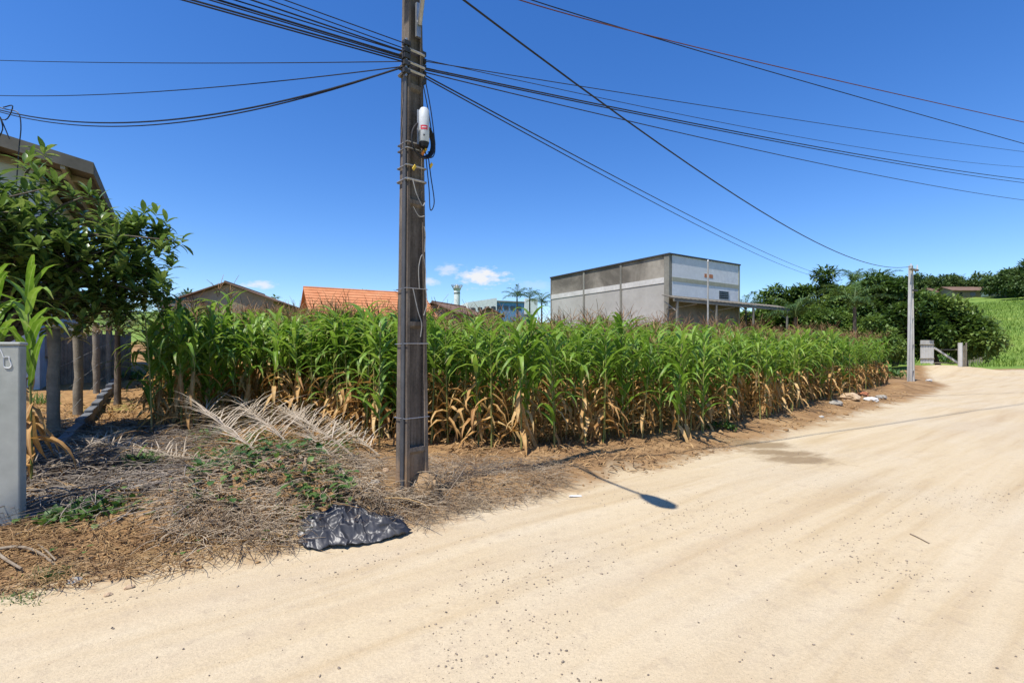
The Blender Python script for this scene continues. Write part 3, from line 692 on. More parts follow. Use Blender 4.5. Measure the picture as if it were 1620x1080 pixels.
def broad_tree(name, label, base, height, spread, leaf, dens, mat, seed, group=None, low=.25, trunk_r=.18, nblob=26, aspect=.5, flat=1.0):
    rr = random.Random(seed); base = Vector(base)
    t = thing(name, label, 'tree', base, group)
    m = MB(); fork = base + Vector((rr.uniform(-.1, .1) * spread, rr.uniform(-.1, .1) * spread, height * (low + .12)))
    m.tube([base - Vector((0, 0, .3))] + limb_path(base, fork, 3, .08, rr), [trunk_r * 1.35, trunk_r * 1.2, trunk_r, trunk_r * .9, trunk_r * .8], 7)
    blobs = []
    for i in range(nblob):
        a = i * 2.399 + rr.uniform(-.5, .5); q = math.sqrt((i + .5) / nblob); rad = q * spread * .5 * rr.uniform(.8, 1.12)
        h = height * (low + (1 - low) * (1 - q ** 2.1 * .8) * rr.uniform(.62, 1.0)) if i % 3 else height * (low + (1 - low) * rr.uniform(.15, .55))
        c = base + Vector((math.cos(a) * rad, math.sin(a) * rad, h * .93))
        b = spread * rr.uniform(.10, .18); blobs.append((c, (b, b, b * .72 * flat)))
        if i % 2 == 0: m.tube(limb_path(fork, c, 4, .18, rr), [trunk_r * .5, trunk_r * .4, trunk_r * .28, trunk_r * .18, trunk_r * .08], 5)
    m.build('trunk', M['bark'], t, True)
    o = link('crown', leaf_cloud(blobs, leaf, dens, seed, aspect=aspect).mesh('crown', mat, base), t)
    return t
def frond_mesh(L, nl, lw, ll, seed, e0=.9, bend=1.7, mat=None, nseg=2, name='frond'):
    r = np.random.default_rng(seed); B = Bulk(); t = np.linspace(0, 1, 12)
    ang = e0 - bend * t ** 1.3; st = L / 11
    h = np.concatenate([[0], np.cumsum(np.cos(ang[:-1]) * st)]); v = np.concatenate([[0], np.cumsum(np.sin(ang[:-1]) * st)])
    k = 4; V = []; 
    for i in range(12):
        w = .035 * L / 2.5 * (1 - .85 * t[i])
        V += [(h[i], -w, v[i]), (h[i], 0, v[i] + w), (h[i], w, v[i]), (h[i], 0, v[i] - w * .6)]
    Q = [(i * 4 + j, i * 4 + (j + 1) % 4, i * 4 + 4 + (j + 1) % 4, i * 4 + 4 + j) for i in range(11) for j in range(4)]
    B.add(np.array(V), np.array(Q), tone=.8)
    s = np.linspace(.14, .985, nl); bx = np.interp(s, t, h); bz = np.interp(s, t, v)
    for side in (-1, 1):
        Pn = np.stack([bx, np.zeros(nl), bz], 1); lf = ll * (np.sin(np.pi * np.clip(s * .8 + .16, 0, 1)) ** .6)
        V, Q, ac, al = strips(Pn, side * (1.25 - .75 * s) + r.normal(0, .09, nl), .25 + r.normal(0, .16, nl), .9 + r.normal(0, .22, nl), lf * r.uniform(.85, 1.1, nl), lw, nseg, .2)
        B.add(V, Q, ac, al, np.repeat(np.clip(r.normal(.5, .2, nl), 0, 1), (nseg + 1) * 3))
    return B.mesh(name, mat)
FR = [frond_mesh(2.6, 34, .075, .75, 60 + k, .55 + .32 * k, 1.5 + .2 * k, M['palm']) for k in range(3)]
def palm(name, label, base, h, scale=1.0, nf=13, seed=0, group=None, tr=.13, meshes=FR, lean=0):
    rr = random.Random(seed); base = Vector(base); t = thing(name, label, 'palm', base, group)
    top = base + Vector((lean, 0, h)); n = 16
    MB().tube([base.lerp(top, i / n) + Vector((0, 0, -.3 if i == 0 else 0)) for i in range(n + 1)], [tr * (1.5 if i == 0 else 1.0 + (.1 if i % 2 else 0) - .3 * i / n) for i in range(n + 1)], 8).build('trunk', M['bark'], t, True)
    for k in range(nf):
        o = link('frond', meshes[(k * 5 + seed) % 3 if k > nf * .3 else 2], t); o.location = top - base
        o.rotation_euler = (0, rr.uniform(-.1, .35) if k > nf * .5 else rr.uniform(-.35, 0), k * 2.399 + rr.uniform(-.25, .25)); o.scale = [scale * rr.uniform(.85, 1.1)] * 3
    return t

def gpt(u, d): 
    x = (u - CU) / F * d; return (x, d, gz1(x, d))
def hz(v, d, b): return EYE + (CV - v) / F * d - b[2]
# the grove beyond the field, right of the warehouse
for i, (u, d, vtop, wpx, nm, lab, mt, leaf) in enumerate((
    (1486, 43, 474, 132, 'mango_tree', 'dense rounded dark green tree hanging over the board gate', 'tree1', .42),
    (1415, 43, 438, 130, 'mango_tree', 'tall dark leafy tree directly behind the far utility pole', 'tree1', .42),
    (1345, 47, 450, 120, 'broadleaf_tree', 'glossy green tree between the feather palm and the far pole', 'tree2', .42),
    (1285, 52, 432, 110, 'broadleaf_tree', 'domed dark tree highest of the grove right of the warehouse', 'tree1', .45),
    (1225, 54, 455, 90, 'broadleaf_tree', 'mid green tree nearest the warehouse canopy', 'tree2', .45),
    (1300, 42, 492, 100, 'broadleaf_tree', 'low bushy tree standing behind the brown tassels', 'tree2', .36),
    (1530, 45, 508, 62, 'broadleaf_tree', 'low round tree at the right end of the grove by the hedge', 'tree2', .36),
    (1388, 38, 505, 72, 'broadleaf_tree', 'small bushy tree left of the far pole at the end of the maize', 'tree2', .32))):
    b = gpt(u, d); broad_tree(nm, lab, b, hz(vtop, d, b) * 1.12, wpx / F * d * 1.1, leaf, 520, M[mt], 100 + i, 'trees of the grove beyond the field', low=.12, nblob=34, trunk_r=.2)
for i, (u, d, v, sc_, lab) in enumerate(((1352, 35, 474, 1.05, 'feather palm with pale arching fronds in front of the dark grove'), (1258, 38, 490, 1.0, 'squat palm with drooping fronds beside the warehouse canopy'),
        (1180, 50, 478, 1.05, 'slender palm just right of the white warehouse wall'), (1352, 54, 434, .9, 'tall palm whose crown tops the grove left of centre'), (1392, 56, 436, .9, 'tall palm whose crown tops the grove just left of the far pole'))):
    b = gpt(u, d); palm('palm_tree', lab, b, hz(v + 12, d, b), sc_, 13, 20 + i, 'palms of the grove')
for i, (u, d, v, lab) in enumerate(((818, 95, 468, 'left palm of the three between white building and warehouse'), (838, 98, 470, 'middle palm of the three between white building and warehouse'), (857, 95, 476, 'right palm of the three, close to the warehouse side'))):
    b = gpt(u, d); palm('palm_tree', lab, b, hz(v + 3, d, b), 1.25, 12, 40 + i, 'palms on the green rise', .17)
# far trees: left skyline and the wooded hill at the right
far = [(300, 80, 452, 55), (335, 82, 456, 40), (538, 80, 448, 26), (577, 82, 452, 38), (437, 75, 458, 16), (20, 60, 470, 60)]
labs = ['spreading green tree on the skyline left of the mauve gable', 'rounded tree just behind the mauve gable', 'small dark tree above the terracotta roof at its left', 'wide dark tree above the terracotta roof nearer the pole', 'tiny conical tree on the skyline between the two roofs', 'tree behind the neighbour house']
for i, (u, d, v, w) in enumerate(far[:5]):
    b = gpt(u, d); broad_tree('skyline_tree', labs[i], b, hz(v, d, b), w / F * d, .7, 120, M['tree3'], 200 + i, 'trees on the left skyline', low=.2, nblob=16)
rr = random.Random(5); protos = []
for k in range(4):
    p = broad_tree('hill_tree', 'round-crowned tree on the wooded hill at right', (0, 0, 0), 9, 9, .95, 110, M['tree3'], 300 + k, 'trees on the wooded hill', low=.1, nblob=20)
    protos.append(p)
spots = []
for i in range(64):
    u = rr.uniform(1350, 1680); d = rr.uniform(145, 212); spots.append((u, d, rr.uniform(.7, 1.25)))
for (u, d, s_) in ((1600, 215, 1.5), (1570, 230, 1.6), (1625, 205, 1.6), (1545, 235, 1.3), (1440, 215, 1.2), (1480, 232, 1.2), (1510, 240, 1.25), (1590, 150, .9), (1560, 148, .8), (1618, 140, .8), (1650, 135, .9)): spots.append((u, d, s_))
for i in range(16): spots.append((rr.uniform(560, 1180), rr.uniform(190, 260), rr.uniform(.4, .7)))
def copy_tree(o, parent=None):
    c = o.copy(); COL.objects.link(c)
    if parent is not None: c.parent = parent
    for ch in o.children: copy_tree(ch, c)
    return c
k = 0
for i, (u, d, s_) in enumerate(spots):
    if (1490 < u < 1562 and d < 186) or (1464 < u < 1494 and d < 176): continue
    o = protos[k] if k < 4 else copy_tree(protos[k % 4]); k += 1
    o.location = gpt(u, d); o.rotation_euler = (0, 0, rr.uniform(0, 6.28)); o.scale = [s_ * rr.uniform(.9, 1.1), s_ * rr.uniform(.9, 1.1), s_]
    if u < 1200: tag(o, 'small distant tree on the low skyline between pole and warehouse', group='distant skyline trees')
def hill_grass():
    r = np.random.default_rng(77); n = 30000
    u = r.uniform(1380, 1720, n); d = r.uniform(46, 135, n); x = (u - CU) / F * d; ok = sdist(x, d) > 2.5
    ok &= ~((u < 1535) & (d < 56)); x, d = x[ok], d[ok]; n = len(x); P = np.stack([x, d, gz(x, d)], 1)
    V, Q, ac, al = strips(P, r.uniform(0, 6.28, n), r.uniform(.9, 1.5, n), r.uniform(.3, 1.3, n), r.uniform(.35, .9, n), r.uniform(.05, .14, n), 2, .3)
    B = Bulk().add(V, Q, ac, al, np.repeat(np.clip(.5 + 1.6 * fbm(x / 5, d / 5, 3) + r.normal(0, .2, n), 0, 1), 9)); o = link('hillside_grass', B.mesh('hillside_grass', M['grass']))
    tag(o, 'bright green tall grass covering the slope beyond the road', 'grass', kind='stuff')
hill_grass()

# ================================================================== MAIZE
def corn_geo(seed, h=2.15, green_low=False, nseg=6):
    r = np.random.default_rng(seed); nl = int(r.integers(18, 22))
    lean = r.normal(0, .05, 2)
    def axis(z): q = z / h; return np.stack([lean[0] * q * q * h * .5, lean[1] * q * q * h * .5, z], -1) if np.ndim(z) else np.array([lean[0] * q * q * h * .5, lean[1] * q * q * h * .5, z])
    zs = np.linspace(0, h * .93, 9); Vs = []; n = 6
    for z in zs:
        rad = .017 * (1 - .55 * z / h); a = np.linspace(0, 2 * math.pi, n, endpoint=False)
        Vs.append(axis(z) + np.stack([np.cos(a) * rad, np.sin(a) * rad, np.zeros(n)], 1))
    Q = np.array([(i * n + j, i * n + (j + 1) % n, (i + 1) * n + (j + 1) % n, (i + 1) * n + j) for i in range(8) for j in range(n)])
    stalk = (np.concatenate(Vs), Q)
    leaves = []; az0 = r.uniform(0, 6.28)
    for i in range(nl):
        q = i / (nl - 1); z = h * (.13 + .77 * q); az = az0 + math.pi * (i % 2) + r.normal(0, .5)
        dry = (q < (.06 if green_low else .45) + r.normal(0, .07))
        if dry:
            L = r.uniform(.35, .68); e0 = r.uniform(-1.2, .45); bend = .3 + max(0, e0 + 1.2) * .75 + r.uniform(0, .6); W = r.uniform(.07, .125)
        else:
            L = (r.uniform(.75, 1.05)) * (1.0 - .42 * max(0, q - .7) / .3); e0 = r.uniform(.85, 1.25) + .1 * q; bend = r.uniform(1.5, 3.0) * (1 - .35 * max(0, q - .75) / .25); W = r.uniform(.09, .13)
        V, Qq, ac, al = strips(axis(z)[None], az, e0, bend, L, W, nseg, .28 if not dry else .6, .16 if not dry else .4, side=r.normal(0, .13))
        leaves.append((V, Qq, ac, al, dry, float(np.clip(r.normal(.5, .22) + .15 * (q - .5), 0, 1))))
    # tassel: a spike with side branches
    nb = int(r.integers(7, 11)); top = axis(h * .9)
    P = np.repeat(top[None], nb, 0) + np.stack([np.zeros(nb), np.zeros(nb), r.uniform(.06, .22, nb)], 1)
    el = r.uniform(.75, 1.35, nb); el[0] = 1.5; P[0] = top
    L = r.uniform(.15, .26, nb); L[0] = .44
    V, Qt, k = straw_np(P, r.uniform(0, 6.28, nb), L, np.full(nb, .0085), el, r.normal(0, .3, nb), 3, .35)
    return stalk, leaves, (V, Qt)
def corn_meshes(seed, h, green_low):
    st, lv, ta = corn_geo(seed, h, green_low)
    d = {}
    d['stalk'] = Bulk().add(*st).mesh('stalk', M['stalk']); d['tassel'] = Bulk().add(*ta).mesh('tassel', M['tassel'])
    d['leaf'] = [(Bulk().add(V, Q, ac, al, tn).mesh('leaf', M['corn_dry'] if dry else M['corn']), dry) for (V, Q, ac, al, dry, tn) in lv]
    for nm, want in (('leaves', False), ('dry_leaves', True)):
        B = Bulk(); k = 0
        for (V, Q, ac, al, dry, tn) in lv:
            if dry == want: B.add(V, Q, ac, al, tn); k += 1
        d[nm] = B.mesh(nm, M['corn_dry'] if want else M['corn']) if k else None
    return d
CORN = [corn_meshes(500 + k, 2.1 + .06 * (k % 4), k in (3, 7)) for k in range(10)]
def plant_corn(x, y, proto, s_, rz, label, group, fine, tassel=True, z=None, tilt=0):
    t = thing('maize_plant', label, 'maize plant', (x, y, (gz1(x, y) if z is None else z) - .02), group)
    t.rotation_euler = (tilt, 0, rz); t.scale = (s_, s_, s_)
    d = CORN[proto]; link('stalk', d['stalk'], t)
    if fine:
        for me, dry in d['leaf']: link('dry_leaf' if dry else 'leaf', me, t)
    else:
        link('foliage', d['leaves'], t)
        if d['dry_leaves']: link('dry_foliage', d['dry_leaves'], t)
    if tassel: link('tassel', d['tassel'], t)
    return t
def field():
    r = np.random.default_rng(21)
    front = [(-6.2, 8.9), (-5.9, 9.3), (-5.7, 10.2), (-4.9, 10.2), (-3.4, 9.7), (-1.9, 8.3), (-.6, 8.1), (.3, 7.75), (1.5, 8.5), (3.4, 9.4), (5.9, 12.0), (9.4, 15.8), (14, 20.6), (18.6, 25.4)]
    fx = np.array([p[0] for p in front]); fy = np.array([p[1] for p in front])
    # field frame: a along the front, b into the field
    D = np.array((-.551, .835)); pts = []
    seg = np.hypot(np.diff(fx), np.diff(fy)); cum = np.concatenate([[0], np.cumsum(seg)])
    a = np.arange(0, cum[-1], .33)
    b = 0.0; row = 0
    while b < 15:
        for s_ in a:
            if b > 7 and r.random() < .35: continue
            x = np.interp(s_ + r.normal(0, .09), cum, fx); y = np.interp(s_, cum, fy)
            q = b + r.normal(0, .14) + (abs(r.normal(0, .2)) if row == 0 else 0); pts.append((x + D[0] * q, y + D[1] * q, b, s_))
        b += .58 if b < 5 else .85; row += 1
    pts = np.array(pts)
    keep = (r.random(len(pts)) > .06)
    # trodden gap on the left between the boundary clump and the stand
    gap = (pts[:, 0] < -4.9) & (pts[:, 2] < .5) & (pts[:, 3] > 1.0) & (r.random(len(pts)) < .3)
    pts = pts[keep & ~gap]
    # nearest ranks as individuals: those that show largest
    dist = pts[:, 1] * (1 + .25 * pts[:, 2]); order = np.argsort(dist); ind = order[:300]; rest = order[300:]
    zones = ((330, 'green maize plant in the shaded left end of the field by the fence'), (480, 'green maize plant in the ranks behind the dry palm fronds'), (640, 'green maize plant in the ranks just left of the foreground pole'), (800, 'green maize plant in the ranks just right of the foreground pole'),
             (960, 'green maize plant with tan lower leaves below the warehouse side wall'), (1080, 'green maize plant with tan lower leaves below the warehouse corner'), (1200, 'green maize plant in the ranks behind the damp patch on the road'), (1330, 'small-looking maize plant between the damp patch and the rubble pile'), (9999, 'distant maize plant at the field end between rubble pile and far pole'))
    for k, i in enumerate(ind):
        x, y, b_, s_ = pts[i]; h = r.uniform(.88, 1.08)
        h *= 1 - .09 * float(ss(-2.5, .5, np.array(x))) * (1 - float(ss(7, 11, np.array(x)))) - .07 * float(ss(10, 13, np.array(x)))
        uu = CU + x / y * F; lab_near = next(l for lim, l in zones if uu < lim)
        plant_corn(x, y, int(r.integers(0, 10)), h, r.uniform(0, 6.28), lab_near if b_ > .7 else lab_near.replace('maize plant', 'front-rank maize plant'), 'maize plants in the front ranks of the field', k < 110, r.random() < (.5 if b_ < 1.5 else .8), tilt=r.normal(0, .05))
    # the rest of the stand, too many and too hidden to count
    geos = [corn_geo(700 + k, 2.2, False, 4) for k in range(8)]; cat = []
    for st, lv, ta in geos:
        B = Bulk(); B.add(*st, mi=2)
        for (V, Q, ac, al, dry, tn) in lv: B.add(V, Q, ac, al, tn, 1 if dry else 0)
        B.add(*ta, mi=3); cat.append([np.concatenate(q) for q in (B.V, B.Q, B.ac, B.al, B.tone, B.mi)])
    T = Bulk(); px = pts[rest]; zz = gz(px[:, 0], px[:, 1])
    for (x, y, b_, s_), z in zip(px, zz):
        V, Q, ac, al, tn, mi = cat[int(r.integers(0, 8))]; w = r.uniform(0, 6.28); h = r.uniform(.85, 1.12); c, s2 = math.cos(w) * h, math.sin(w) * h
        Vn = np.stack([V[:, 0] * c - V[:, 1] * s2 + x, V[:, 0] * s2 + V[:, 1] * c + y, V[:, 2] * h + z - .02], 1)
        T.V.append(Vn); T.Q.append(Q + T.n); T.n += len(V); T.ac.append(ac); T.al.append(al); T.tone.append(np.clip(tn + r.normal(0, .15), 0, 1)); T.mi.append(mi)
    o = link('maize_stand', T.mesh('maize_stand', [M['corn'], M['corn_dry'], M['stalk'], M['tassel']]))
    tag(o, 'rear mass of tasselled maize filling the field up to the warehouse', 'maize', kind='stuff')
    print('corn', len(pts), 'rest', len(rest), 'verts', T.n)
field()
# notable single plants
p = G(240, 686); plant_corn(p.x, p.y, 3, 1.0, .4, 'dark green maize plant at the left corner of the field, leaves down to the ground', None, True, False)
p = G(270, 668); plant_corn(p.x, p.y, 7, 1.02, 2.2, 'second leafy maize plant just inside the left corner of the field', None, True, False)
p = G(345, 655); plant_corn(p.x, p.y, 2, 1.24, 1.1, 'tallest maize plant, tassels rising above the mauve gable', None, True, True)
p = G(362, 652); plant_corn(p.x, p.y, 5, 1.26, 2.6, 'tall maize plant with tassel just right of the tallest one', None, True, True)
p = G(600, 708); plant_corn(p.x, p.y, 7, .92, .9, 'stray maize plant standing forward just left of the utility pole', None, True, False)
p = G(834, 706); plant_corn(p.x, p.y, 3, 1.0, 2.0, 'foremost maize plant right of the pole beside the pole shadow', None, True, False)
p = G(1112, 684); plant_corn(p.x, p.y, 7, .88, .2, 'drooping maize plant at the field edge above the small green weed', None, True, False)
for k, (x, y, pr, s_, w, lab) in enumerate(((-5.16, 5.5, 0, 1.12, .1, 'near maize plant arching over the concrete gate wall, its right one'), (-5.62, 5.6, 4, 1.14, 1.3, 'near maize plant arching over the concrete gate wall, its left one'), (-5.75, 6.1, 6, 1.15, .5, 'near maize plant behind the two at the concrete gate wall'))):
    q = plant_corn(x, y, pr, 1.0, w, lab, None, True, False); q.scale = (.86, .86, s_)

# ================================================================== UTILITY POLE
PB = G(652, 772); PB.z = gz1(PB.x, PB.y)
PX, PY = PB.x, PB.y; TH = R(43); PH = 8.4
KP = PY / 6.05
def zm(z): return EYE - PB.z + (z - EYE) * KP if z > 0 else z * KP - .1
def pole_w(z): return (.302 - .0215 * z) * KP
def pole_d(z): return (.25 - .0175 * z) * KP
def pol(lx, ly, z, th=TH, o=None):
    """point in the pole's own frame"""
    if o is None: o = PB; z = zm(z); ly = ly * KP; lx = lx * KP
    return Vector((o.x + lx * math.cos(th) - ly * math.sin(th), o.y + lx * math.sin(th) + ly * math.cos(th), o.z + z))
def double_t(mb, o, th, H, ledges, wf, df, z0=-.5):
    """tapered concrete pole of I section; the recess of each bay deepens downward to a ledge"""
    zs = [(z0, .35)]; lo = z0
    for l in ledges + [H]:
        zs += [(lo + .001 if lo > z0 else z0 + .01, .95), (lo + (l - lo) * .5, .8), (l - .085, .55), (l - .05, .06), (l - .002, .06)]; lo = l
        if l < H: zs += [(l - .001, .06)]
    zs = sorted(set((round(z, 4), r) for z, r in zs), key=lambda q: q[0])
    V = []; n = 12
    for z, r in zs:
        w, d = wf(z) / 2, df(z) / 2; f = w * .26; rc = d * .72 * r
        prof = [(-w, -d), (-w + f, -d), (-w + f * 1.25, -d + rc), (w - f * 1.25, -d + rc), (w - f, -d), (w, -d), (w, d), (w - f, d), (w - f * 1.25, d - rc), (-w + f * 1.25, d - rc), (-w + f, d), (-w, d)]
        V += [pol(x, y, zm(z) if o is PB else z, th, o) for x, y in prof]
    k = len(zs)
    Fs = [(i * n + j, i * n + (j + 1) % n, (i + 1) * n + (j + 1) % n, (i + 1) * n + j) for i in range(k - 1) for j in range(n)]
    mb.add(V, Fs + [tuple(range(n - 1, -1, -1)), tuple(range((k - 1) * n, k * n))])
def utility_pole():
    t = thing('utility_pole', 'weathered double-T concrete utility pole standing in the foreground', 'utility pole', PB)
    m = MB(); double_t(m, PB, TH, PH, [.52, 1.98, 3.4, 4.75, 6.1, 7.3], pole_w, pole_d); m.build('shaft', M['concrete'], t, bevel=.008)
    # conduits along the left face
    for off, rad, top in ((-.06, .018, 5.2), (-.015, .013, 4.9)):
        MB().tube([pol(-pole_w(z) / KP / 2 - rad * .8, off * (1 - z * .04), z) for z in np.linspace(-.1, top, 12)], rad, 8).build('conduit', M['pvc'], t, True)
    # steel bands
    def band(z, e=.012, hh=.014, mat='metal'):
        w, d = pole_w(z) / KP / 2 + e, pole_d(z) / KP / 2 + e
        pts = [pol(-w - .012, -d, z), pol(w, -d, z + .004), pol(w, d, z), pol(-w - .012, d, z - .004)]
        mb = MB()
        for a, b in zip(pts, pts[1:] + pts[:1]): mb.tube([a, b], hh * .5, 5)
        return mb.build('band', M[mat], t)
    for z, hh in ((.86, .009), (1.72, .009), (2.36, .008), (3.62, .022), (3.78, .018), (3.98, .014), (4.05, .014), (4.88, .03), (4.97, .03), (5.12, .03)): band(z, hh=hh)
    # loose tie wires
    for pts in ([(.02, .0, 2.36), (-.0, -.02, 2.6), (.05, -.02, 2.76), (.1, -.01, 2.6), (.1, -.0, 2.36)], [(-.08, -.02, 2.36), (-.02, -.03, 2.1), (.03, -.03, 1.95), (.02, -.02, 1.8)], [(.1, -.01, 2.4), (.11, -.02, 2.2), (.06, -.03, 2.05)],
                [(-.07, -.01, 3.62), (-.03, -.03, 3.45), (.05, -.03, 3.33), (.1, -.01, 3.4)], [(.09, -.01, 2.8), (.1, -.01, 3.0), (.085, -.01, 3.1)], [(-.07, -.02, 3.3), (0, -.03, 3.2), (.09, -.02, 3.22)]):
        c = [pol(x, -pole_d(z) / KP / 2 - .02 + y, z) for x, y, z in pts]
        MB().tube(smooth(c, 6), .0045, 4).build('tie_wire', M['cablegrey'], t, True)
    # splice enclosure
    bx, bz0, bz1 = .06, 4.06, 4.46
    y = -pole_d(4.2) / KP / 2 - .075
    box = MB().tube([pol(bx, y, bz0), pol(bx, y, bz0 + .015), pol(bx, y, bz1 - .03), pol(bx, y, bz1)], [.05 * KP, .06 * KP, .06 * KP, .042 * KP], 16).build('splice_enclosure', M['boxwhite'], t, True)
    MB().tube([pol(bx, y, bz0 - .05), pol(bx, y, bz0 + .002)], [.04, .052], 12).build('cable_gland', M['cable'], box)
    nx = Vector((math.sin(TH), -math.cos(TH), 0)); tx = Vector((math.cos(TH), math.sin(TH), 0))
    face = (Vector((0, 0, 0)) - pol(bx, y, 0)); face.z = 0; face.normalize(); sd = Vector((-face.y, face.x, 0))
    def label_patch(z0, z1, w, rad, mat, name):
        V = []; n = 8; c = pol(bx, y, 0)
        for z in (z0, z1):
            for i in range(n + 1):
                a = (i / n - .5) * w / rad; V.append(Vector((c.x, c.y, PB.z + zm(z))) + (face * math.cos(a) + sd * math.sin(a)) * rad)
        return MB().add(V, [(i, i + 1, n + 2 + i, n + 1 + i) for i in range(n)]).build(name, mat, box)
    label_patch(4.195, 4.245, .085 * KP, .0615 * KP, M['red'], 'red_label'); label_patch(4.215, 4.226, .055 * KP, .0625 * KP, M['boxwhite'], 'label_print'); label_patch(4.12, 4.14, .02 * KP, .0615 * KP, M['pvc'], 'label_print')
    MB().tube([pol(bx - .055, y + .04, bz0 - .02), pol(bx - .055, y + .04, bz1 - .02)], .012, 6).build('mount_rail', M['metal'], box)
    # coiled cable loops around the enclosure
    for k in range(4):
        rx, rz_ = .135 + .008 * k, .19 + .012 * k; cx = .045
        pts = [pol(cx + rx * math.sin(a), -pole_d(4.1) / KP / 2 - .045 - .012 * k, 4.13 + rz_ * math.cos(a) * .9 - .05) for a in np.linspace(.5, 2 * math.pi - .5, 26)]
        MB().tube(pts, .0085, 5).build('cable_coil', M['cable'], t, True)
    for pts in ([(.1, -.02, 4.9), (.17, -.05, 4.5), (.22, -.06, 4.1), (.2, -.06, 3.95), (.12, -.05, 3.92), (.06, -.06, 4.02)], [(.08, -.02, 4.8), (.15, -.05, 4.4), (.19, -.06, 4.05), (.12, -.06, 3.97)], [(.13, -.05, 3.95), (.16, -.06, 3.7), (.2, -.07, 3.4), (.15, -.06, 3.3), (.14, -.05, 3.55), (.1, -.05, 3.9)]):
        MB().tube(smooth([pol(x, -pole_d(z) / KP / 2 + yy, z) for x, yy, z in pts], 6), .0055, 5).build('hanging_cable', M['cable'], t, True)
    for (x, z, mat) in ((-.06, 3.75, 'yellow'), (.06, 3.95, 'orange'), (.17, 3.83, 'yellow'), (.09, 3.99, 'yellow')):
        MB().box(pol(x, -pole_d(z) / KP / 2 - .05, z), (.03, .008, .055), TH + .3, (.2, .5)).build('cable_tag', M[mat], t)
    # clamps and brackets where the cables are dead-ended
    for z in (4.86, 4.95, 5.03, 5.10, 5.18):
        for s_ in (-1, 1):
            c = pol(s_ * (pole_w(z) / KP / 2 + .03), -.05 + .03 * s_, z)
            b = MB().box(c, (.07, .05, .045), TH).build('clamp', M['dkmetal'], t); MB().tube([c - Vector((0, 0, .05)), c + Vector((0, 0, .05))], .012, 6).build('bolt', M['metal'], b)
    MB().box(pol(.02, -pole_d(5.5) / KP / 2 - .02, 5.5), (.05, .03, .34), TH).build('arm_bracket', M['metal'], t)
    # street lamp: two-pipe arm reaching over the road, lamp head at its end
    a0 = pol(.03, -pole_d(5.45) / KP / 2 - .04, 5.45); d = Vector((.34, -.94, 0))
    a2 = a0 + d * 1.55 + Vector((0, 0, .85)); a1 = a0 + d * .7 + Vector((0, 0, .62))
    MB().tube(smooth([a0, a1, a2], 8), .024, 8).build('lamp_arm', M['metal'], t, True)
    MB().tube(smooth([a0 + Vector((0, 0, .32)), a0 + d * .45 + Vector((0, 0, .56)), a1 + d * .3 + Vector((0, 0, .1))], 6), .016, 6).build('lamp_arm', M['metal'], t, True)
    lamp = MB(); n = 10; V = []; ring = [(-.02, .05, .04), (.1, .1, .07), (.3, .13, .08), (.45, .11, .06), (.55, .03, .02)]; sdv = Vector((-d.y, d.x, 0))
    for (q, w, h) in ring: V += [a2 + d * q + sdv * (w * math.cos(2 * math.pi * j / n)) + Vector((0, 0, h * math.sin(2 * math.pi * j / n) + .01)) for j in range(n)]
    lamp.add(V, [(i * n + j, i * n + (j + 1) % n, (i + 1) * n + (j + 1) % n, (i + 1) * n + j) for i in range(4) for j in range(n)] + [tuple(range(n - 1, -1, -1)), tuple(range(4 * n, 5 * n))])
    lh = lamp.build('lamp_head', M['metal'], t, True)
    # crossarm near the top
    MB().box(pol(0, -pole_d(7.6) / KP / 2 - .05, 7.6), (1.9, .09, .11), TH).build('crossarm', M['wood_post'], t)
    for x in (-.85, -.3, .3, .85): MB().tube([pol(x, -pole_d(7.6) / KP / 2 - .05, 7.65), pol(x, -pole_d(7.6) / KP / 2 - .05, 7.75), pol(x, -pole_d(7.6) / KP / 2 - .05, 7.77), pol(x, -pole_d(7.6) / KP / 2 - .05, 7.85)], [.02, .02, .05, .04], 8).build('insulator', M['boxwhite'], t, True)
def smooth(pts, n):
    """Catmull-Rom through the points"""
    pts = [Vector(p) for p in pts]; q = [pts[0] * 2 - pts[1]] + pts + [pts[-1] * 2 - pts[-2]]; o = []
    for i in range(len(pts) - 1):
        a, b, c, d = q[i:i + 4]
        for k in range(n):
            t = k / n; o.append(.5 * (2 * b + (c - a) * t + (2 * a - 5 * b + 4 * c - d) * t * t + (3 * b - a - 3 * c + d) * t ** 3))
    return o + [pts[-1]]
utility_pole()
# sandy heap at the pole's foot
def foot_heap():
    c = G(668, 772); m = MB(); V, Fs = lump((c.x + .02, c.y - .02, gz1(c.x, c.y) + .02), (.17, .14, .15), 3, 4, .7)
    V = [v + Vector((0, 0, .05 * float(fbm(v.x * 14, v.y * 14, 3)))) + (v - Vector((c.x, c.y, v.z))) * (.35 * float(fbm(v.x * 9, v.z * 9, 3))) for v in V]
    o = m.add(V, Fs).build('sand_heap', M['termite'], None, True); tag(o, 'sandy ant-hill heap at the foot of the concrete pole', 'earth heap')
foot_heap()
# ------------------------------------------------------------------ far pole
P2 = G(1441, 603); P2z = at(0, 420, P2.y).z - P2.z
def far_pole():
    t = thing('utility_pole', 'pale distant utility pole at the far right corner of the maize field', 'utility pole', P2)
    w = lambda z: .30 - .018 * z
    m = MB(); double_t(m, P2, R(30), P2z, [.6, 2.0, 3.4, 4.8, 6.0], w, lambda z: w(z) * .8); m.build('shaft', M['ware_beam'], t)
    MB().box(pol(0, -.15, P2z - .25, R(30), P2), (.9, .08, .1), R(30)).build('crossarm', M['wood_post'], t)
    for x in (-.35, .35): MB().tube([pol(x, -.15, P2z - .2, R(30), P2), pol(x, -.15, P2z + .05, R(30), P2)], [.05, .03], 7).build('insulator', M['boxwhite'], t)
    MB().box(pol(.05, -.18, P2z - 1.35, R(30), P2), (.3, .14, .1), R(30)).build('bracket', M['dkmetal'], t)
far_pole()

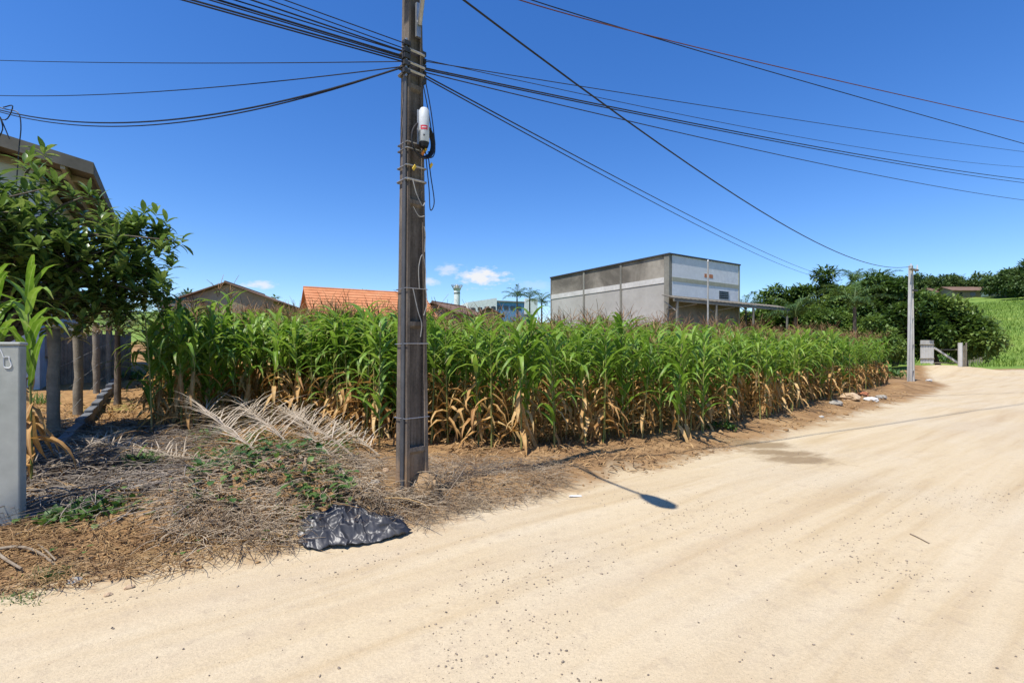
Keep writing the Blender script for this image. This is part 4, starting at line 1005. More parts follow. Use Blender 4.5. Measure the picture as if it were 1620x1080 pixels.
# ================================================================== OVERHEAD WIRES
def wire(label, A, B, sag, rad=.009, mat='cable', group=None, n=28, twin=0):
    A, B = Vector(A), Vector(B)
    pts = [A.lerp(B, i / n) - Vector((0, 0, 4 * sag * (i / n) * (1 - i / n))) for i in range(n + 1)]
    o = MB().tube(pts, rad, 5).build('overhead_cable', M[mat], None, True)
    tag(o, label, 'cable', group); return o
def pa(dx, z): return pol(dx, -.06, z)
zt = P2.z + P2z
wire('cable sagging from the top of the frame down to the far pole', at(700, -25, PY + .1), (P2.x, P2.y - .1, zt - .05), 1.0, .012)
wire('paired service cable falling right into the grove, upper strand', pa(.12, 4.92), at(1330, 440, 44), .45, .008, group='service drop to the grove')
wire('paired service cable falling right into the grove, lower strand', pa(.12, 4.89), at(1330, 441.5, 44), 0.62, .007, group='service drop to the grove')
for k, (u, v, d, z, sg, rd) in enumerate(((1790, 258, 20, 5.08, .12, .005), (1790, 296, 20, 5.0, .3, .008), (1790, 303, 20, 4.98, .28, .007), (1790, 330, 20, 4.95, .35, .006), (1790, 262, 19.6, 5.1, .5, .004))):
    wire(('topmost thin', 'upper thick', 'lower thick', 'lowest thin', 'faint grey')[k] + ' cable of the bundle running right from the pole', pa(.12, z), at(u, v, d), sg, rd, group='cables running right from the pole')
def wire3(label, a, m, b, rad, mat='cable', group=None):
    """cable through three known points: ends a, b and a middle point"""
    a, m, b = at(*a), at(*m), at(*b); c = m * 2 - (a + b) * .5
    pts = [a * (1 - t) ** 2 + c * 2 * t * (1 - t) + b * t * t for t in np.linspace(0, 1, 30)]
    o = MB().tube(pts, rad, 5).build('overhead_cable', M[mat], None, True); tag(o, label, 'cable', group)
wire3('reddish twisted cable crossing the upper right sky, higher of the two', (760, -30, 9.5), (1130, 82, 13), (1780, 228, 20), .013, 'cablered')
wire3('dark cable crossing the upper right sky, just under the reddish one', (760, -32, 9.6), (1130, 88, 13.1), (1780, 272, 20), .012)
for k, (z, ez, sg, dy) in enumerate(((5.14, 5.75, .1, 0), (5.12, 5.45, .2, .5), (5.06, 5.55, .15, 1.0), (5.03, 5.2, .25, .2), (5.0, 5.3, .2, 1.4), (4.96, 4.9, .2, .8), (5.1, 6.05, .1, -.6), (5.15, 6.2, 0, .3))):
    wire(('uppermost', 'second', 'third', 'fourth', 'fifth', 'lowest', 'loose', 'slack thin')[k] + ' cable of the bundle rising to the upper left', pol(-.12, .02 - .02 * k, z), (-33, -13.0 + dy * 1.4, ez + .6), sg, (.007, .006, .009, .006, .008, .007, .005, .005)[k], group='cables running left from the pole')
wire('straight thin wire running level to the left edge', pol(-.12, .03, 5.02), at(-80, 93, 8.5), .04, .005)
wire('sagging house drop wire, upper of the pair on the left', pol(-.12, .03, 4.96), at(-40, 150, 9), .12, .006)
wire('thick sagging house drop cable with loops at the left edge', pol(-.12, .03, 4.95), at(-30, 166, 8.6), .42, .010)
wire('second strand twisted along the thick house drop cable', pol(-.12, .05, 4.96), at(-30, 168, 8.6), .46, .008)
def drop_loops():
    t = thing('drop_loops', 'dangling black cable loops at the left edge above the tree', 'cable', at(-5, 175, 8.6))
    for pts in ([(-30, 160), (5, 172), (28, 178), (33, 200), (30, 235), (25, 300), (20, 360), (14, 420)], [(-20, 175), (8, 190), (20, 168), (5, 170)], [(-10, 230), (4, 205), (0, 185), (15, 220)]):
        MB().tube(smooth([at(u, v, 8.55 - .01 * i) for i, (u, v) in enumerate(pts)], 5), .009, 5).build('loop', M['cable'], t, True)
drop_loops()

# ================================================================== LEFT BOUNDARY: wall, posts, tree
def gate_wall():
    e = G(31, 829); o = e - WX * 0; g = gz1(e.x, e.y); zt = at(0, 541, e.y).z
    t = thing('concrete_gate_wall', 'pale green-grey rendered concrete wall end at the left edge', 'wall', (e.x, e.y, g))
    AX = Vector((math.cos(R(16)), math.sin(R(16)), 0)); AY = Vector((-AX.y, AX.x, 0))
    def bx(x0, x1, y0, y1, z0, z1, n, m, b=.012):
        c = e + AX * (x0 + x1) / 2 + AY * (y0 + y1) / 2; c.z = (z0 + z1) / 2; return MB().box(c, (x1 - x0, y1 - y0, z1 - z0), R(16)).build(n, m, t, bevel=b)
    bx(-2.2, 0, 0, .1, g - .4, zt - .03, 'wall', M['wallconc']); bx(-2.22, .008, -.008, .11, zt - .03, zt, 'coping', M['wallconc'])
    # faded white daub of paint
    c = e - AX * .085 - AY * .003; c.z = at(0, 573, e.y).z
    pts = smooth([c + AX * x + Vector((0, 0, z)) for x, z in ((-.022, .045), (-.024, 0), (-.018, -.04), (.018, -.045), (.03, -.02), (.018, .015), (.012, .045), (-.022, .045), (-.03, .07), (-.05, .12))], 5)
    MB().tube(pts, .005, 4).build('paint_daub', M['white'], t)
gate_wall()
fence = []
def fence_posts():
    data = [((85, 700), 520, 'grey timber fence post nearest the concrete wall', .085), ((124, 656), 516, 'second timber fence post from the concrete wall', .085), ((152, 622), 512, 'third timber fence post, round and pale topped', .085), ((172, 606), 510, 'fourth timber fence post, farthest of the row', .08)]
    for i, ((u, v), vt, lab, rad) in enumerate(data):
        p = G(u, v); h = 1.9 if i else EYE + (CV - vt) / F * p.y - p.z
        h = EYE + (CV - vt) / F * p.y - p.z
        t = thing('fence_post', lab, 'fence post', p, 'timber fence posts'); rr = random.Random(i + 3)
        pts = [(p.x + rr.uniform(-.012, .012), p.y + rr.uniform(-.012, .012), p.z + h * k / 7 - (.2 if k == 0 else 0)) for k in range(8)]
        MB().tube(pts, [rad * rr.uniform(.92, 1.06) for _ in range(8)], 10).build('shaft', M['wood_post'], t, True)
        MB().tube([(p.x, p.y, p.z + h - .005), (p.x, p.y, p.z + h + .03)], [rad * .93, rad * .8], 10).build('cut_top', M['stone_tan'], t)
        fence.append((p, h))
    for k, f in enumerate((.18, .42, .66, .9)):
        m = MB()
        for (p, h), (q, h2) in zip(fence[:-1], fence[1:]): m.tube([p + Vector((.08, -.03, h * f)), (p + q) / 2 + Vector((.08, -.03, (h + h2) / 2 * f - .02)), q + Vector((.08, -.03, h2 * f))], .003, 4)
        o = m.build('fence_wire', M['cablegrey'], None); tag(o, ('lowest', 'second lowest', 'second highest', 'highest')[k] + ' wire strand stapled along the timber fence posts', 'wire', 'fence wire strands')
fence_posts()
def fence_kerb():
    a = fence[0][0] + Vector((.9, -1.2, 0)); b = fence[-1][0]; d = Vector((b.x - a.x, b.y - a.y, 0)); L = d.length; d.normalize(); n = Vector((d.y, -d.x, 0)); k = 9
    t = thing('fence_kerb', 'low dark block kerb running along the foot of the timber posts', 'kerb', (a.x, a.y, gz1(a.x, a.y)))
    for i in range(k):
        c = a + d * (L * (i + .5) / k) + n * .17; MB().box((c.x, c.y, gz1(c.x, c.y) + .07), (L / k - .03, .14, .26 + .02 * math.sin(i * 3)), math.atan2(d.y, d.x) + .02 * math.sin(i * 5)).build('block', M['slab'], t, bevel=.012)
fence_kerb()
def back_palings():
    """dark paling fence in front of the neighbour house, each paling a part"""
    a = at(92, 590, 15.2); b = at(205, 590, 17.0); n = 22
    t = thing('paling_fence', 'dark upright paling fence behind the timber posts', 'fence', (a.x, a.y, gz1(a.x, a.y)))
    for i in range(n):
        p = a.lerp(b, i / (n - 1)); g = gz1(p.x, p.y); h = 1.55 + .08 * math.sin(i * 2.7)
        MB().box((p.x, p.y, g + h / 2), (.085, .025, h), math.atan2(b.y - a.y, b.x - a.x)).build('paling', M['wood_post'], t)
    for z in (.4, 1.2): MB().tube([(a.x, a.y + .04, gz1(a.x, a.y) + z), (b.x, b.y + .04, gz1(b.x, b.y) + z)], .03, 4).build('rail', M['wood_post'], t)
back_palings()

def loquat_tree():
    base = Vector((-8.35, 8.0, gz1(-8.35, 8.0))); r = np.random.default_rng(9); rr = random.Random(9)
    t = thing('broadleaf_tree', 'broad-leaved tree with whorled long leaves overhanging the fence at left', 'tree', base)
    m = MB(); tips = []
    targets = []
    # crown clumps given as picture position and distance
    for (u, v, d, n, sp) in ((15, 330, 8.2, 6, .32), (60, 350, 8.4, 7, .36), (20, 380, 7.8, 8, .55), (110, 375, 8.7, 9, .5), (150, 400, 9.0, 9, .5), (70, 420, 8.4, 9, .55), (200, 370, 9.2, 5, .3), (190, 400, 9.3, 8, .38), (205, 440, 9.3, 7, .36), (235, 370, 9.4, 4, .16), (262, 380, 9.5, 4, .12), (245, 440, 9.5, 5, .2), (150, 450, 9.0, 9, .45), (100, 470, 8.6, 8, .5), (30, 470, 8.2, 7, .5), (250, 470, 9.5, 3, .14), (40, 275, 8.3, 2, .10),
                             (160, 490, 9.2, 6, .3), (20, 430, 7.8, 9, .4), (60, 480, 8.2, 8, .4), (110, 430, 8.5, 8, .4), (170, 425, 9.1, 7, .35), (40, 390, 8.2, 8, .4), (120, 505, 8.8, 6, .3), (215, 475, 9.4, 5, .25), (-70, 345, 7.6, 10, .45), (-120, 330, 7.2, 12, .6), (-180, 350, 7.0, 12, .8), (-60, 420, 7.4, 10, .6), (-260, 330, 6.6, 12, .8), (-210, 270, 7.4, 10, .5), (-330, 300, 6.2, 12, .8), (-250, 260, 5.6, 14, .4), (-340, 250, 5.4, 14, .5), (-190, 300, 6.3, 12, .4), (-300, 230, 6.4, 12, .5)):  # the last clumps, out of view, are added to deepen the bank's shade
        u = u - 22 if u > 180 else u
        c = at(u, v, d)
        for k in range(n):
            p = c + Vector((rr.gauss(0, sp), rr.gauss(0, sp), rr.gauss(0, sp * .7))); targets.append((p, c))
    fork = base + Vector((.2, 0, 1.5))
    m.tube([base - Vector((0, 0, .3)), base + Vector((.03, 0, .4)), base + Vector((.12, .02, .9)), fork], [.17, .14, .12, .11], 9)
    cs = {}
    for p, c in targets:
        key = (round(c.x, 2), round(c.z, 2))
        if key not in cs:
            mid = fork.lerp(c, .5) + Vector((rr.uniform(-.25, .25), rr.uniform(-.25, .25), .25)); cs[key] = c
            m.tube(smooth([fork, mid, c], 5), [.045 - .03 * i / 10 for i in range(11)], 6)
        m.tube([c, c.lerp(p, .5) + Vector((0, 0, .06)), p], [.022, .014, .008], 5)
    m.build('trunk', M['bark'], t, True)
    B = Bulk()
    for p, c in targets:
        for w in range(rr.randint(2, 4)):
            n = rr.randint(7, 12); q = np.array(p) + r.normal(0, .17, 3) * (w > 0)
            dirv = np.array(p) - np.array(c); az = r.uniform(0, 6.28) + np.arange(n) * 2.399; up = r.uniform(-.1, .35)
            P = q[None] + np.stack([np.zeros(n), np.zeros(n), np.linspace(-.05, .05, n)], 1)
            V, Q, ac, al = strips(P, az + r.normal(0, .2, n), np.linspace(-.25, 1.0, n) + up + r.normal(0, .15, n), r.uniform(.3, 1.0, n), r.uniform(.18, .32, n), r.uniform(.06, .095, n), 4, .22, prof='oval')
            B.add(V, Q, ac, al, np.repeat(np.clip(r.normal(.5, .25, n), 0, 1), 15))
    link('crown', B.mesh('crown', M['loquat'], base), t)
loquat_tree()
# stiff young palm by the fence
FR2 = [frond_mesh(1.15, 30, .03, .42, 80 + k, .5 + .3 * k, 1.2 + .35 * k, M['palm'] if k else M['palm_dry']) for k in range(3)]
b = gpt(186, 12.2); palm('young_palm', 'young palm with stiff greyish fronds beside the last fence posts', b, 1.75, 1.0, 14, 3, None, .07, FR2)

# ================================================================== PLANTS OF THE VERGE
def weed(u, v, n, h, lw, label, seed, name='weed', mat='weed', spread=.12, prof='oval', e=(.5, 1.4), nseg=3):
    r = np.random.default_rng(seed); p = G(u, v); t = thing(name, label, 'plant' if name != 'grass_tuft' else 'grass', p)
    x = p.x + r.normal(0, spread, n); y = p.y + r.normal(0, spread * .6, n); z = gz(x, y) + (r.uniform(0, h * .6, n) if prof == 'oval' else -.01)
    V, Q, ac, al = strips(np.stack([x, y, z], 1), r.uniform(0, 6.28, n), r.uniform(*e, n), r.uniform(.4, 1.5, n), h * r.uniform(.5, 1.1, n), lw * r.uniform(.7, 1.2, n), nseg, .2, prof=prof)
    link('leaves', Bulk().add(V, Q, ac, al, np.repeat(r.random(n), (nseg + 1) * 3)).mesh('leaves', M[mat], p), t)
    if prof == 'oval':
        k = 7; V, Q, q = straw_np(np.stack([p.x + r.normal(0, spread * .7, k), p.y + r.normal(0, spread * .4, k), np.full(k, p.z - .02)], 1), r.uniform(0, 6.28, k), np.full(k, h * 1.1), np.full(k, .004), r.uniform(.8, 1.5, k), r.normal(0, .5, k))
        link('stems', Bulk().add(V, Q).mesh('stems', M['stalk'], p), t)
weed(82, 912, 260, .075, .008, 'small dark green grass tuft near the pale dry stalks', 1, 'grass_tuft', spread=.085, prof='leaf', e=(.7, 1.5))
weed(35, 945, 150, .06, .008, 'small sparse grass tuft at the road edge lower left', 2, 'grass_tuft', spread=.08, prof='leaf', e=(.6, 1.4))
weed(100, 822, 90, .09, .06, 'leafy creeper with bright round leaves beside the concrete wall', 3, spread=.16)
weed(150, 815, 70, .09, .06, 'leafy creeper with round leaves below the dark debris', 4, spread=.16)
weed(225, 745, 120, .22, .03, 'feathery blue-green weed on the debris heap', 5, spread=.09)
weed(1140, 678, 60, .14, .06, 'low bright green weed at the maize edge by the road', 6, spread=.17)
weed(170, 588, 120, .3, .07, 'pale green shrub just right of the last fence posts', 7, spread=.14)
weed(215, 600, 160, .3, .06, 'green weeds at the back of the trodden path', 8, spread=.35)
weed(735, 690, 60, .16, .05, 'small dark weed behind the pole at the maize foot', 9, spread=.16)
weed(1415, 575, 420, .8, .14, 'vine-covered bush at the far end of the maize beside the far pole', 10, spread=.9)
weed(1405, 598, 240, .5, .10, 'leafy bush at the far right foot of the maize', 11, spread=.6)
weed(525, 690, 90, .16, .014, 'wispy green grass between the palm fronds and the maize', 12, 'grass_tuft', spread=.12, prof='leaf', e=(.9, 1.5))
weed(275, 560, 200, .35, .06, 'leafy green undergrowth behind the left maize plants', 13, spread=.4)
weed(45, 640, 200, .45, .02, 'rank grass in the shade behind the concrete wall', 14, 'grass_tuft', spread=.3, prof='leaf', e=(.8, 1.5))

# ================================================================== DEBRIS
SHEET = G(562, 838)
def in_heap(u0, u1, v0, v1, n, r):
    """random points of the terrain under a patch of the picture, evenly over the ground"""
    c = [G(u0, v0), G(u1, v0), G(u1, v1), G(u0, v1)]; a = r.random(n); b = r.random(n)
    x = (c[0].x * (1 - a) + c[1].x * a) * (1 - b) + (c[3].x * (1 - a) + c[2].x * a) * b
    y = (c[0].y * (1 - a) + c[1].y * a) * (1 - b) + (c[3].y * (1 - a) + c[2].y * a) * b
    return x, y, gz(x, y)
def straw_heap(name, label, cat, areas, seed, mat, lr=(.1, .36), rr=(.0018, .0048), lift=.08, el=.55):
    r = np.random.default_rng(seed); B = Bulk()
    for (u0, u1, v0, v1, n) in areas:
        x, y, z = in_heap(u0, u1, v0, v1, n, r); x = x + r.normal(0, .06, n); y = y + r.normal(0, .05, n); s = sdist(x, y); ok = (s > .12 + .3 * fbm(x * 2, y * 2, 2)) & ~((np.hypot((x - SHEET.x) / .55, (y - SHEET.y) / .3) < 1) & (r.random(n) < .97)); x, y = x[ok], y[ok]; n = len(x); z = gz(x, y)
        V, Q, k = straw_np(np.stack([x, y, z + r.random(n) ** 2 * lift], 1), fbm(x * 1.1 + seed, y * 1.1, 2) * 9 + r.normal(0, 1.2, n), r.uniform(*lr, n), r.uniform(*rr, n), r.normal(.1, el, n), r.normal(0, .7, n), 4)
        B.add(V, Q, tone=np.repeat(np.clip(r.normal(.5, .28, n), 0, 1), k))
    o = link(name, B.mesh(name, M[mat], smooth=False)); tag(o, label, cat, kind='stuff')
straw_heap('dry_straw', 'tangled heap of dry straw and vine stems left of the pole', 'straw', [(290, 600, 730, 850, 3200), (560, 660, 770, 800, 350), (270, 450, 790, 870, 900)], 31, 'straw', lift=.10)
straw_heap('brush_sticks', 'longer dead sticks and roots poking out of the straw heap', 'sticks', [(300, 620, 690, 860, 260), (60, 300, 690, 800, 120)], 35, 'litter', (.3, .8), (.003, .008), .12, .35)
straw_heap('dry_grass', 'mat of cut dry grass right of the pole along the road', 'straw', [(640, 890, 735, 815, 3600), (560, 780, 790, 840, 900)], 32, 'straw', (.08, .3), (.0013, .0035), .07)
straw_heap('twig_litter', 'thin twigs and roots strewn over the lower left bank', 'twigs', [(-60, 330, 830, 950, 1600), (20, 330, 660, 820, 1200), (330, 640, 850, 900, 500)], 33, 'litter', (.06, .3), (.0015, .005), .03, .25)
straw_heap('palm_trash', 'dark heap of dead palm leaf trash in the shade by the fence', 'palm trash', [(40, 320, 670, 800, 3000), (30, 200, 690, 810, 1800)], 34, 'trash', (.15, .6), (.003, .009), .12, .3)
def leaf_litter():
    r = np.random.default_rng(41); B = Bulk()
    for (u0, u1, v0, v1, n, L) in ((-60, 300, 820, 960, 1500, .07), (20, 320, 640, 820, 3400, .15), (20, 200, 700, 800, 900, .25), (300, 640, 640, 720, 700, .18), (640, 1150, 690, 745, 1200, .12), (200, 330, 600, 690, 600, .16), (700, 900, 640, 720, 600, .2), (290, 600, 720, 860, 2200, .1), (640, 880, 740, 800, 900, .07), (1100, 1420, 625, 680, 500, .14)):
        x, y, z = in_heap(u0, u1, v0, v1, n, r); ok = sdist(x, y) > .1; x, y, z = x[ok], y[ok], z[ok]; n = len(x)
        V, Q, ac, al = strips(np.stack([x, y, z + .005], 1), r.uniform(0, 6.28, n), r.normal(.35, .3, n), r.uniform(.2, 1.6, n), L * r.uniform(.5, 1.4, n), L * .22 * r.uniform(.6, 1.3, n), 3, .5)
        B.add(V, Q, ac, al, np.repeat(r.random(n), 12))
    o = link('leaf_litter', B.mesh('leaf_litter', M['litter'])); tag(o, 'brown dead leaves and maize trash scattered over the bank', 'litter', kind='stuff')
    B = Bulk(); n = 2200
    x, y, z = in_heap(300, 560, 690, 820, n, r); ok = fbm(x * 2.2 + 3, y * 2.2, 2) > -.02; x, y, z = x[ok], y[ok], z[ok]; n = len(x)
    V, Q, ac, al = strips(np.stack([x, y, z + r.uniform(.02, .17, n)], 1), r.uniform(0, 6.28, n), r.uniform(-.2, .9, n), r.uniform(.2, 1., n), r.uniform(.045, .11, n), r.uniform(.035, .07, n), 3, .2, prof='oval')
    B.add(V, Q, ac, al, np.repeat(r.random(n), 12)); n = 500
    x, y, z = in_heap(60, 620, 800, 905, n, r); ok = (fbm(x * 2.5, y * 2.5 + 9, 2) > .06) & (sdist(x, y) > .25); x, y, z = x[ok], y[ok], z[ok]; n = len(x)
    V, Q, ac, al = strips(np.stack([x, y, z + r.uniform(.0, .09, n)], 1), r.uniform(0, 6.28, n), r.uniform(-.2, .9, n), r.uniform(.2, 1., n), r.uniform(.03, .07, n), r.uniform(.02, .05, n), 3, .2, prof='oval')
    B.add(V, Q, ac, al, np.repeat(r.random(n), 12))
    o = link('creeping_vine', B.mesh('creeping_vine', M['weed'])); tag(o, 'small green vine leaves growing through the straw heap', 'vine', kind='stuff')
leaf_litter()
# dry fallen palm fronds: rachis and leaflets
def dry_frond(label, uv0, uv1, ll, nl, seed, lift=.25, droop=.6, mat='palm_dry', rise0=.12):
    r = np.random.default_rng(seed); a = G(*uv0); b = G(*uv1); n = 14
    a = a + Vector((0, 0, rise0)); b = b + Vector((0, 0, lift * .8))
    t = thing('palm_frond', label, 'palm frond', (a.x, a.y, a.z), 'dry palm fronds on the heap')
    c = [a.lerp(b, i / n) + Vector((0, 0, lift * math.sin(math.pi * (i / n) ** .8) * .6)) for i in range(n + 1)]
    c = [Vector((p.x, p.y, max(p.z, gz1(p.x, p.y) + .03))) for p in c]
    MB().tube(c, [.012 * (1 - .8 * i / n) + .002 for i in range(n + 1)], 6).build('rachis', M['palm_dry'], t, True)
    C = np.array(c); s = np.linspace(.1, .99, nl); P = np.stack([np.interp(s * n, np.arange(n + 1), C[:, k]) for k in range(3)], 1)
    az = math.atan2(b.y - a.y, b.x - a.x); B = Bulk()
    for side in (-1, 1):
        L = ll * np.sin(np.pi * np.clip(s * .85 + .12, 0, 1)) ** .5 * r.uniform(.75, 1.15, nl)
        V, Q, ac, al = strips(P, az + side * (.85 - .5 * s) + r.normal(0, .22, nl), r.uniform(-.1, .75, nl), r.uniform(.5, 1.5, nl) * droop / .6, L, .019, 4, .3, side=r.normal(0, .08, nl))
        g = gz(V[:, 0], V[:, 1]) + .012; V[:, 2] = np.maximum(V[:, 2], g)
        B.add(V, Q, ac, al, np.repeat(np.clip(r.normal(.55, .25, nl), 0, 1), 15))
    link('leaflets', B.mesh('leaflets', M[mat], a), t)
dry_frond('dry palm frond with upright comb of leaflets, leftmost on the heap', (425, 752), (300, 650), .95, 90, 1, .13)
dry_frond('dry palm frond in the middle of the heap', (478, 745), (365, 640), 1.0, 90, 2, .15)
dry_frond('dry palm frond nearest the pole, its leaflets combed to the right', (545, 770), (450, 655), .95, 90, 3, .12)
dry_frond('thin dry palm frond lying right behind the one nearest the pole', (560, 740), (430, 655), .75, 70, 4, .16)
dry_frond('greyish dry palm frond in the shade by the fence posts', (60, 770), (200, 690), .55, 50, 5, .08)
dry_frond('weathered palm frond lying across the shaded bank', (230, 735), (120, 700), .5, 46, 6, .06)
dry_frond('flattened palm frond on the left bank under the feathery weed', (330, 745), (190, 725), .5, 46, 7, .05)
dry_frond('broken dry palm frond fanned out between the heap and the maize', (600, 735), (500, 660), .8, 70, 8, .10)
def stalks():
    for k, (pts, rad, lab) in enumerate(([((-15, 872), (30, 872), (62, 882), (88, 897)), .012, 'pale curved dry stalk lying at the lower left'], [((-10, 872), (8, 892), (34, 908)), .013, 'short pale dry stalk at the left edge'], [((60, 862), (74, 878), (88, 893)), .008, 'thin pale stalk crossing the curved one'],
            [((480, 760), (485, 735), (487, 730)), .02, 'cut stub of reddish branch stuck in the heap'], [((420, 780), (470, 762), (530, 752)), .014, 'grey dead branch lying on the straw heap'], [((500, 800), (560, 775), (600, 752)), .011, 'slender dead branch beside the pole'], [((205, 700), (207, 740)), .01, 'thin upright stick on the left bank'], [((1440, 845), (1455, 852), (1470, 860)), .006, 'small stick lying alone on the road'],
            [((560, 700), (585, 740), (600, 770)), .012, 'dark dead branch leaning behind the straw heap'], [((690, 800), (720, 770), (745, 735)), .006, 'bare twig leaning right of the pole foot'])):
        c = []
        for i, (u, v) in enumerate(pts):
            p = G(u, v); c.append(p + Vector((0, 0, rad + (.03 * math.sin(i) if k < 3 else 0))))
        if k == 3: c = [c[0], c[0] + Vector((.01, 0, .1)), c[0] + Vector((.025, .0, .2))]
        if k == 6: c = [c[1], c[1] + Vector((0, .02, .2)), c[1] + Vector((-.01, .02, .32))]
        if k == 9: c = [c[0], c[0] + Vector((.14, .1, .15)), c[0] + Vector((.3, .2, .38))]
        pts_ = smooth(c, 5); n = len(pts_); o = MB().tube(pts_, [rad * (1 - .35 * i / n) for i in range(n)], 7).build('dry_stalk' if k < 3 else 'dead_branch', M['palm_dry'] if k < 3 else (M['stone_tan'] if k == 3 else M['twig']), None, True)
        tag(o, lab, 'stick')
stalks()
# black plastic sheet
def plastic_sheet():
    a = G(478, 838); b = G(648, 832); c = (G(560, 842)); r = np.random.default_rng(4); nx_, ny_ = 180, 84
    ux = Vector((b.x - a.x, b.y - a.y, 0)); L = ux.length; ux.normalize(); uy = Vector((-ux.y, ux.x, 0)); W = .34
    X, Y = np.meshgrid(np.linspace(-.5, .5, nx_), np.linspace(-.5, .5, ny_), indexing='ij')
    edge = 1 + .9 * fbm(X * 6 + 5, Y * 1.5, 3); Yy = Y * edge * (1 - .55 * np.abs(X * 1.7) ** 2.2)
    wx = X * L * (1 + .2 * fbm(Y * 4, X * 2 + 8, 2)) + .10 * fbm(X * 5, Y * 5 + 3, 3); wy = Yy * W * 1.5 + .09 * fbm(X * 5 + 9, Y * 5, 3)
    def ridge(a_, b_, o_): return np.clip(1 - np.abs(fbm(a_, b_, o_)) * 5.5, 0, 1)
    wxx = X + .10 * fbm(X * 3 + 7, Y * 3, 2); wyy = Y + .16 * fbm(X * 3, Y * 3 + 11, 2)
    fall = np.clip(1 - np.maximum(np.abs(X) * 2, np.abs(Y) * 2) ** 5, 0, 1)
    hgt = (ridge(wxx * 4.5, wyy * 3.0, 1) * .075 + ridge(wxx * 8 + wyy * 5 + 3, wyy * 4 - wxx * 3, 1) * .045 + ridge(wxx * 17 + 9, wyy * 9 + wxx * 8, 2) * .016 + .05 * (fbm(X * 2.5, Y * 2.5 + 4, 2) + .1)) * (.2 + .8 * fall)
    px_ = c.x + ux.x * wx + uy.x * wy; py_ = c.y + ux.y * wx + uy.y * wy
    pz_ = gz(px_.ravel(), py_.ravel()).reshape(px_.shape) + .012 + hgt
    idx = np.arange(nx_ * ny_).reshape(nx_, ny_)
    Q = np.stack([idx[:-1, :-1], idx[1:, :-1], idx[1:, 1:], idx[:-1, 1:]], -1).reshape(-1, 4)
    me = arr_mesh('plastic_sheet', np.stack([px_, py_, pz_], -1).reshape(-1, 3), Q, M['plastic']); o = link('plastic_sheet', me)
    s = o.modifiers.new('solid', 'SOLIDIFY'); s.thickness = .003; tag(o, 'crumpled black plastic sheet lying on the verge beside the road', 'plastic sheet')
plastic_sheet()
# stones, slabs, rubble, litter
def stones():
    data = [((118, 921), .055, 'stone', 'grey stone beside the small dark grass tuft'), ((172, 941), .03, 'stone_tan', 'round tan stone at the road edge lower left'), ((95, 905), .03, 'stone', 'small grey stone just above the grass tuft'), ((205, 930), .035, 'stone_tan', 'tan stone lying a little right of the round one'), ((610, 745), .07, 'stone_tan', 'broken tan brick piece left of the pole base'), ((592, 765), .06, 'stone', 'grey rubble lump left of the pole base'),
            ((1345, 632), .34, 'stone_tan', 'largest rubble lump dumped at the far maize edge'), ((1378, 634), .22, 'ware_beam', 'whitish rubble lump right of the largest one'), ((1365, 626), .24, 'brick', 'broken red brick rubble on the dumped pile'), ((1395, 630), .2, 'stone', 'small grey lump at the right of the rubble pile'), ((1470, 603), .2, 'ware_beam', 'pale stone at the foot of the far pole'), ((1322, 640), .2, 'stone', 'grey lump at the left of the rubble pile'),
            ((100, 705), .11, 'stone', 'mossy stone in the shade near the first fence post'), ((140, 655), .14, 'stone', 'dark stone beside the second fence post'), ((1300, 660), .07, 'ware_beam', 'scrap of white rubbish on the road shoulder'), ((395, 690), .05, 'stone', 'small stone half hidden at the maize foot')]
    for i, ((u, v), s, mt, lab) in enumerate(data):
        p = G(u, v); V, Fs = lump((0, 0, s * .2), (s, s * .75, s * .5), 40 + i, 2 if s < .12 else 3, .9 if s > .12 else .4)
        o = MB().add(V, Fs).build('stone', M[mt], None); o.location = p; o.rotation_euler = (0, 0, i * 1.3); tag(o, lab, 'stone', 'loose stones')
    for i, (u, v, lx, ly, rz_, lab) in enumerate(((62, 808, .42, .28, .5, 'dark slate slab lying by the foot of the concrete wall'), (45, 818, .35, .2, .3, 'slate slab nearest the road beside the concrete wall'), (95, 796, .3, .2, .8, 'small slate slab behind the other two'))):
        p = G(u, v); o = MB().box((0, 0, .02), (lx, ly, .045), 0).build('stone_slab', M['slab'], None, bevel=.008); o.location = p; o.rotation_euler = (.08 * (i - 1), .06, rz_); tag(o, lab, 'slab', 'slate slabs')
    # strip of white litter by the road
    p = G(910, 786); o = MB().box((0, 0, .012), (.15, .03, .016), 0).build('litter_strip', M['white'], None, bevel=.006); o.location = p; o.rotation_euler = (0, .06, .25); tag(o, 'thin white strip of litter at the road edge right of the straw', 'litter')
stones()
